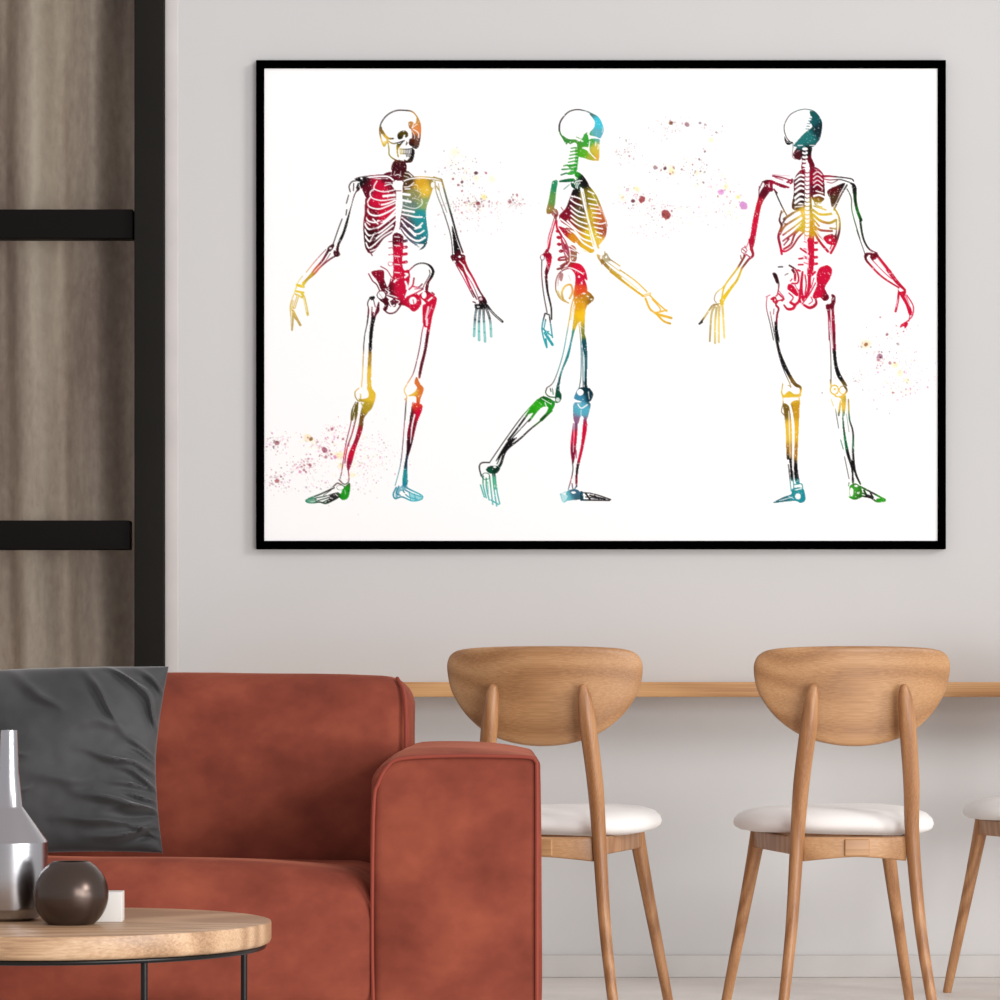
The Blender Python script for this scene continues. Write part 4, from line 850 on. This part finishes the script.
# --------------------------------------------------------------------------- throw pillow
def pillow():
    n = 120; V, Fc = [], []
    rn = random.Random(8); creases = []
    for a, b, c, e, wd, am in [(.05, .05, 1.0, -.16, .030, .016), (.42, -.16, 1.05, -.36, .026, .018), (-.05, -.34, .95, -.58, .034, .016), (.32, -.62, 1.05, -.60, .028, .018),
               (.2, -.84, 1.0, -.78, .026, .016), (.55, .30, 1.0, .02, .030, .014), (.45, .95, 1.0, .32, .028, .018), (.10, 1.0, .50, .40, .034, .014), (.70, 1.0, 1.0, .60, .024, .018),
               (.60, .12, 1.0, -.04, .018, .010), (.60, -.44, 1.02, -.47, .018, .013), (.62, -.72, 1.0, -.92, .020, .014), (-.7, 1.0, -.15, .5, .05, .012), (-.1, .28, .6, .30, .05, .008),
               (.36, -.28, 1.0, -.30, .020, .010), (-.2, -.66, .62, -.72, .03, .010), (-.6, -.15, .15, -.30, .05, .008), (-1, .15, -.5, .0, .03, .012), (-1, -.5, -.45, -.38, .03, .012), (.3, 1.0, .72, .74, .02, .012)]:
        creases.append((a, b, c, e, wd, am, rn.uniform(-.06, .06)))
    for s in (1, -1):
        for i in range(n+1):
            for j in range(n+1):
                u, v = -1+2*i/n, -1+2*j/n
                x = .176*u*(1-.105*(1-abs(v)**1.6)*abs(u)**1.5)+.004*v; z = .178*v*(1+(.012 if v > 0 else -.035)*(1-u*u)*abs(v)**2)
                t = (max(0, 1-abs(u)**3.2)*max(0, 1-abs(v)**3.2))**.55
                y = -s*(.062*t+.0015)
                if s > 0:
                    d = 0
                    uu = u+.05*noise.noise(Vector((u*2.3, v*2.3, 7))); vv = v+.07*noise.noise(Vector((u*2.6, v*2.6, 11)))
                    for a, b, c, e, wd, am, bw_ in creases:
                        dx, dy = c-a, e-b; L2 = dx*dx+dy*dy
                        q = ((uu-a)*dx+(vv-b)*dy)/L2
                        if q < -.1 or q > 1.2: continue
                        sd = ((uu-a)*dy-(vv-b)*dx)/math.sqrt(L2)+bw_*4*q*(1-q)
                        fade = max(0, min(1, (q+.1)*1.6))**1.5*max(0, min(1, (1.2-q)*3))
                        w1 = wd*(1.5-.7*max(0, min(1, q)))
                        d += am*fade*(math.exp(-(sd/w1)**2)-.5*math.exp(-((sd-w1*2.2)/(w1*1.8))**2))
                    d *= min(1, t*2.2)
                    y -= d*1.0
                    y -= .004*noise.noise(Vector((u*2.2, v*2.2, 4)))*t+.0016*noise.noise(Vector((u*7, v*7, 2)))*t
                V.append(Vector((x, y, z)))
    N = (n+1)*(n+1)
    for s in (0, 1):
        for i in range(n):
            for j in range(n):
                a = s*N+i*(n+1)+j; q = (a, a+n+1, a+n+2, a+1)
                Fc.append(q if s == 0 else tuple(reversed(q)))
    rim = [i*(n+1) for i in range(n+1)]+[n*(n+1)+j for j in range(1, n+1)]+[i*(n+1)+n for i in range(n-1, -1, -1)]+[j for j in range(n-1, 0, -1)]
    for k in range(len(rim)):
        a, b = rim[k], rim[(k+1) % len(rim)]; Fc.append((a, b, b+N, a+N))
    return V, Fc
pl = obj('throw_pillow', pillow(), M['grey_velvet'], angle=100)
pl.location = (X(76, 6.0), Y(5.925), .435+.168); pl.rotation_euler = (math.radians(-16), math.radians(-1.3), 0)
tag(pl, 'dark grey velvet pillow with creases leaning on the sofa back', 'pillow')
# --------------------------------------------------------------------------- coffee table
TD = 4.95; TX, TY, TZ, TR = X(60, TD), Y(TD), Z(921, TD), 211*TD/F
tb = empty('coffee_table', (TX, TY, 0))
tag(tb, 'round pale oak coffee table on thin black steel legs before the sofa', 'table')
th = .0355
obj('tabletop', lathe([(0.001, TZ-th), (TR-.008, TZ-th), (TR-.002, TZ-th+.003), (TR, TZ-th+.008), (TR, TZ-.004), (TR-.001, TZ-.001), (TR-.004, TZ), (.001, TZ)], 128), M['table_oak'], tb, angle=50)
rg = [Vector((math.cos(2*PI*k/96), math.sin(2*PI*k/96), 0)) for k in range(96)]
obj('ring', join(tube([p*(TR-.012)+Vector((0, 0, TZ-th-.0035)) for p in rg], .0042, 10, True)), M['steel'], tb, angle=80)
for a in (28.5, -59, 205, 121):
    c, s = math.cos(math.radians(a)), math.sin(math.radians(a)); r = TR-.016
    obj('leg', tube([(c*r, s*r, .001), (c*r, s*r, TZ-th-.004)], .0052, 12, round_ends=False), M['steel'], tb, angle=60)
# silver bottle vase
vs = empty('bottle_vase', (X(9, 4.97), Y(4.97), TZ)); tag(vs, 'tall silver bottle vase with a narrow neck at the left of the table', 'vase')
k = 4.97/F
pr = [(0, 920), (22, 920), (30, 917), (35, 908), (37.5, 893), (38.5, 870), (38.5, 842), (37.5, 840), (14.5, 808), (13.5, 806), (10, 770), (8.4, 732), (8.0, 730), (6.2, 730), (6.0, 734), (7, 770)]
obj('body', lathe([(max(r, .1)*k, (920-y)*k) for r, y in pr[:9]], 64, close_top=False), M['silver'], vs, angle=18)
obj('neck', lathe([(max(r, .1)*k, (920-y)*k) for r, y in pr[8:]], 48, close_bot=False), M['silver'], vs, angle=30)
# round bronze vase
rv = empty('ball_vase', (X(71, 4.88), Y(4.88), TZ)); tag(rv, 'small ball-shaped dark bronze vase in front of the white block on the table', 'vase')
k = 4.88/F; R = 37.5*k; cz = 31*k
ball = []
for i in range(0, 25):
    a = -math.asin(.80)+(math.asin(.80)+math.asin(.86))*i/24
    ball.append((R*math.cos(a), cz+R*math.sin(a)))
z0 = ball[0][1]; ball = [(r, z-z0) for r, z in ball]
rt, zt = ball[-1]
obj('bowl', lathe([(.001, 0)]+ball+[(rt-.002, zt+.001), (rt-.004, zt)]+[(r*.93, z) for r, z in reversed(ball[6:-1])]+[(.001, ball[5][1])], 64), M['bronze'], rv, angle=50)
bl = obj('display_block', rbox(-.0255, .0255, -.0225, .0225, 0, .046, .001), M['marble'])
bl.location = (X(107.5, 4.96), Y(4.95), TZ); bl.rotation_euler = (0, 0, math.radians(2))
tag(bl, 'small white cube block standing behind the bronze vase on the table', 'block')
# --------------------------------------------------------------------------- light and camera
wd = bpy.data.worlds.new('room light'); sc.world = wd; wd.use_nodes = True
nt = wd.node_tree; bg = nt.nodes['Background']
tc = nt.nodes.new('ShaderNodeTexCoord'); sp = nt.nodes.new('ShaderNodeSeparateXYZ'); mr = nt.nodes.new('ShaderNodeMapRange'); cr = nt.nodes.new('ShaderNodeValToRGB')
mr.inputs['From Min'].default_value = -1; mr.inputs['From Max'].default_value = 1
nt.links.new(tc.outputs['Generated'], sp.inputs[0]); nt.links.new(sp.outputs['Z'], mr.inputs['Value']); nt.links.new(mr.outputs[0], cr.inputs['Fac']); nt.links.new(cr.outputs['Color'], bg.inputs['Color'])
e = cr.color_ramp.elements; e[0].position = .40; e[0].color = (1.0, 1.02, 1.05, 1); e[1].position = .85; e[1].color = (.95, .86, .85, 1)
bg.inputs['Strength'].default_value = WORLD
def area(name, loc_, target, sx, sy, power, color=(1, 1, 1)):
    l = bpy.data.lights.new(name, 'AREA'); l.shape = 'RECTANGLE'; l.size = sx; l.size_y = sy; l.energy = power; l.color = color
    o = bpy.data.objects.new(name, l); col.objects.link(o); o.location = loc_
    o.rotation_euler = (Vector(target)-Vector(loc_)).to_track_quat('-Z', 'Y').to_euler(); return o
sl = bpy.data.lights.new('window_light', 'SUN'); sl.energy = KEY; sl.angle = math.radians(14); sl.color = (1, .98, .96)
so = bpy.data.objects.new('window_light', sl); col.objects.link(so); so.location = (4, -6, 3)
so.rotation_euler = Vector((-.80, .52, -.36)).to_track_quat('-Z', 'Y').to_euler()
area('low_fill', (2.7, -5.6, .5), (.5, 0, .4), 2.6, .7, LOW)
area('front_fill', (3.4, -8.9, 1.5), (.1, 0, 1.0), 3.6, 2.2, FILL, (1, 1, 1))
cam = bpy.data.cameras.new('camera'); co_ = bpy.data.objects.new('camera', cam); col.objects.link(co_)
co_.location = (0, CAMY, EYE); co_.rotation_euler = (PI/2, 0, 0)
cam.sensor_width = 36; cam.lens = F/1000*36; cam.shift_y = .198; cam.clip_end = 60
sc.camera = co_
sc.view_settings.view_transform = 'Standard'; sc.view_settings.look = 'None'; sc.view_settings.exposure = 0; sc.view_settings.gamma = 1
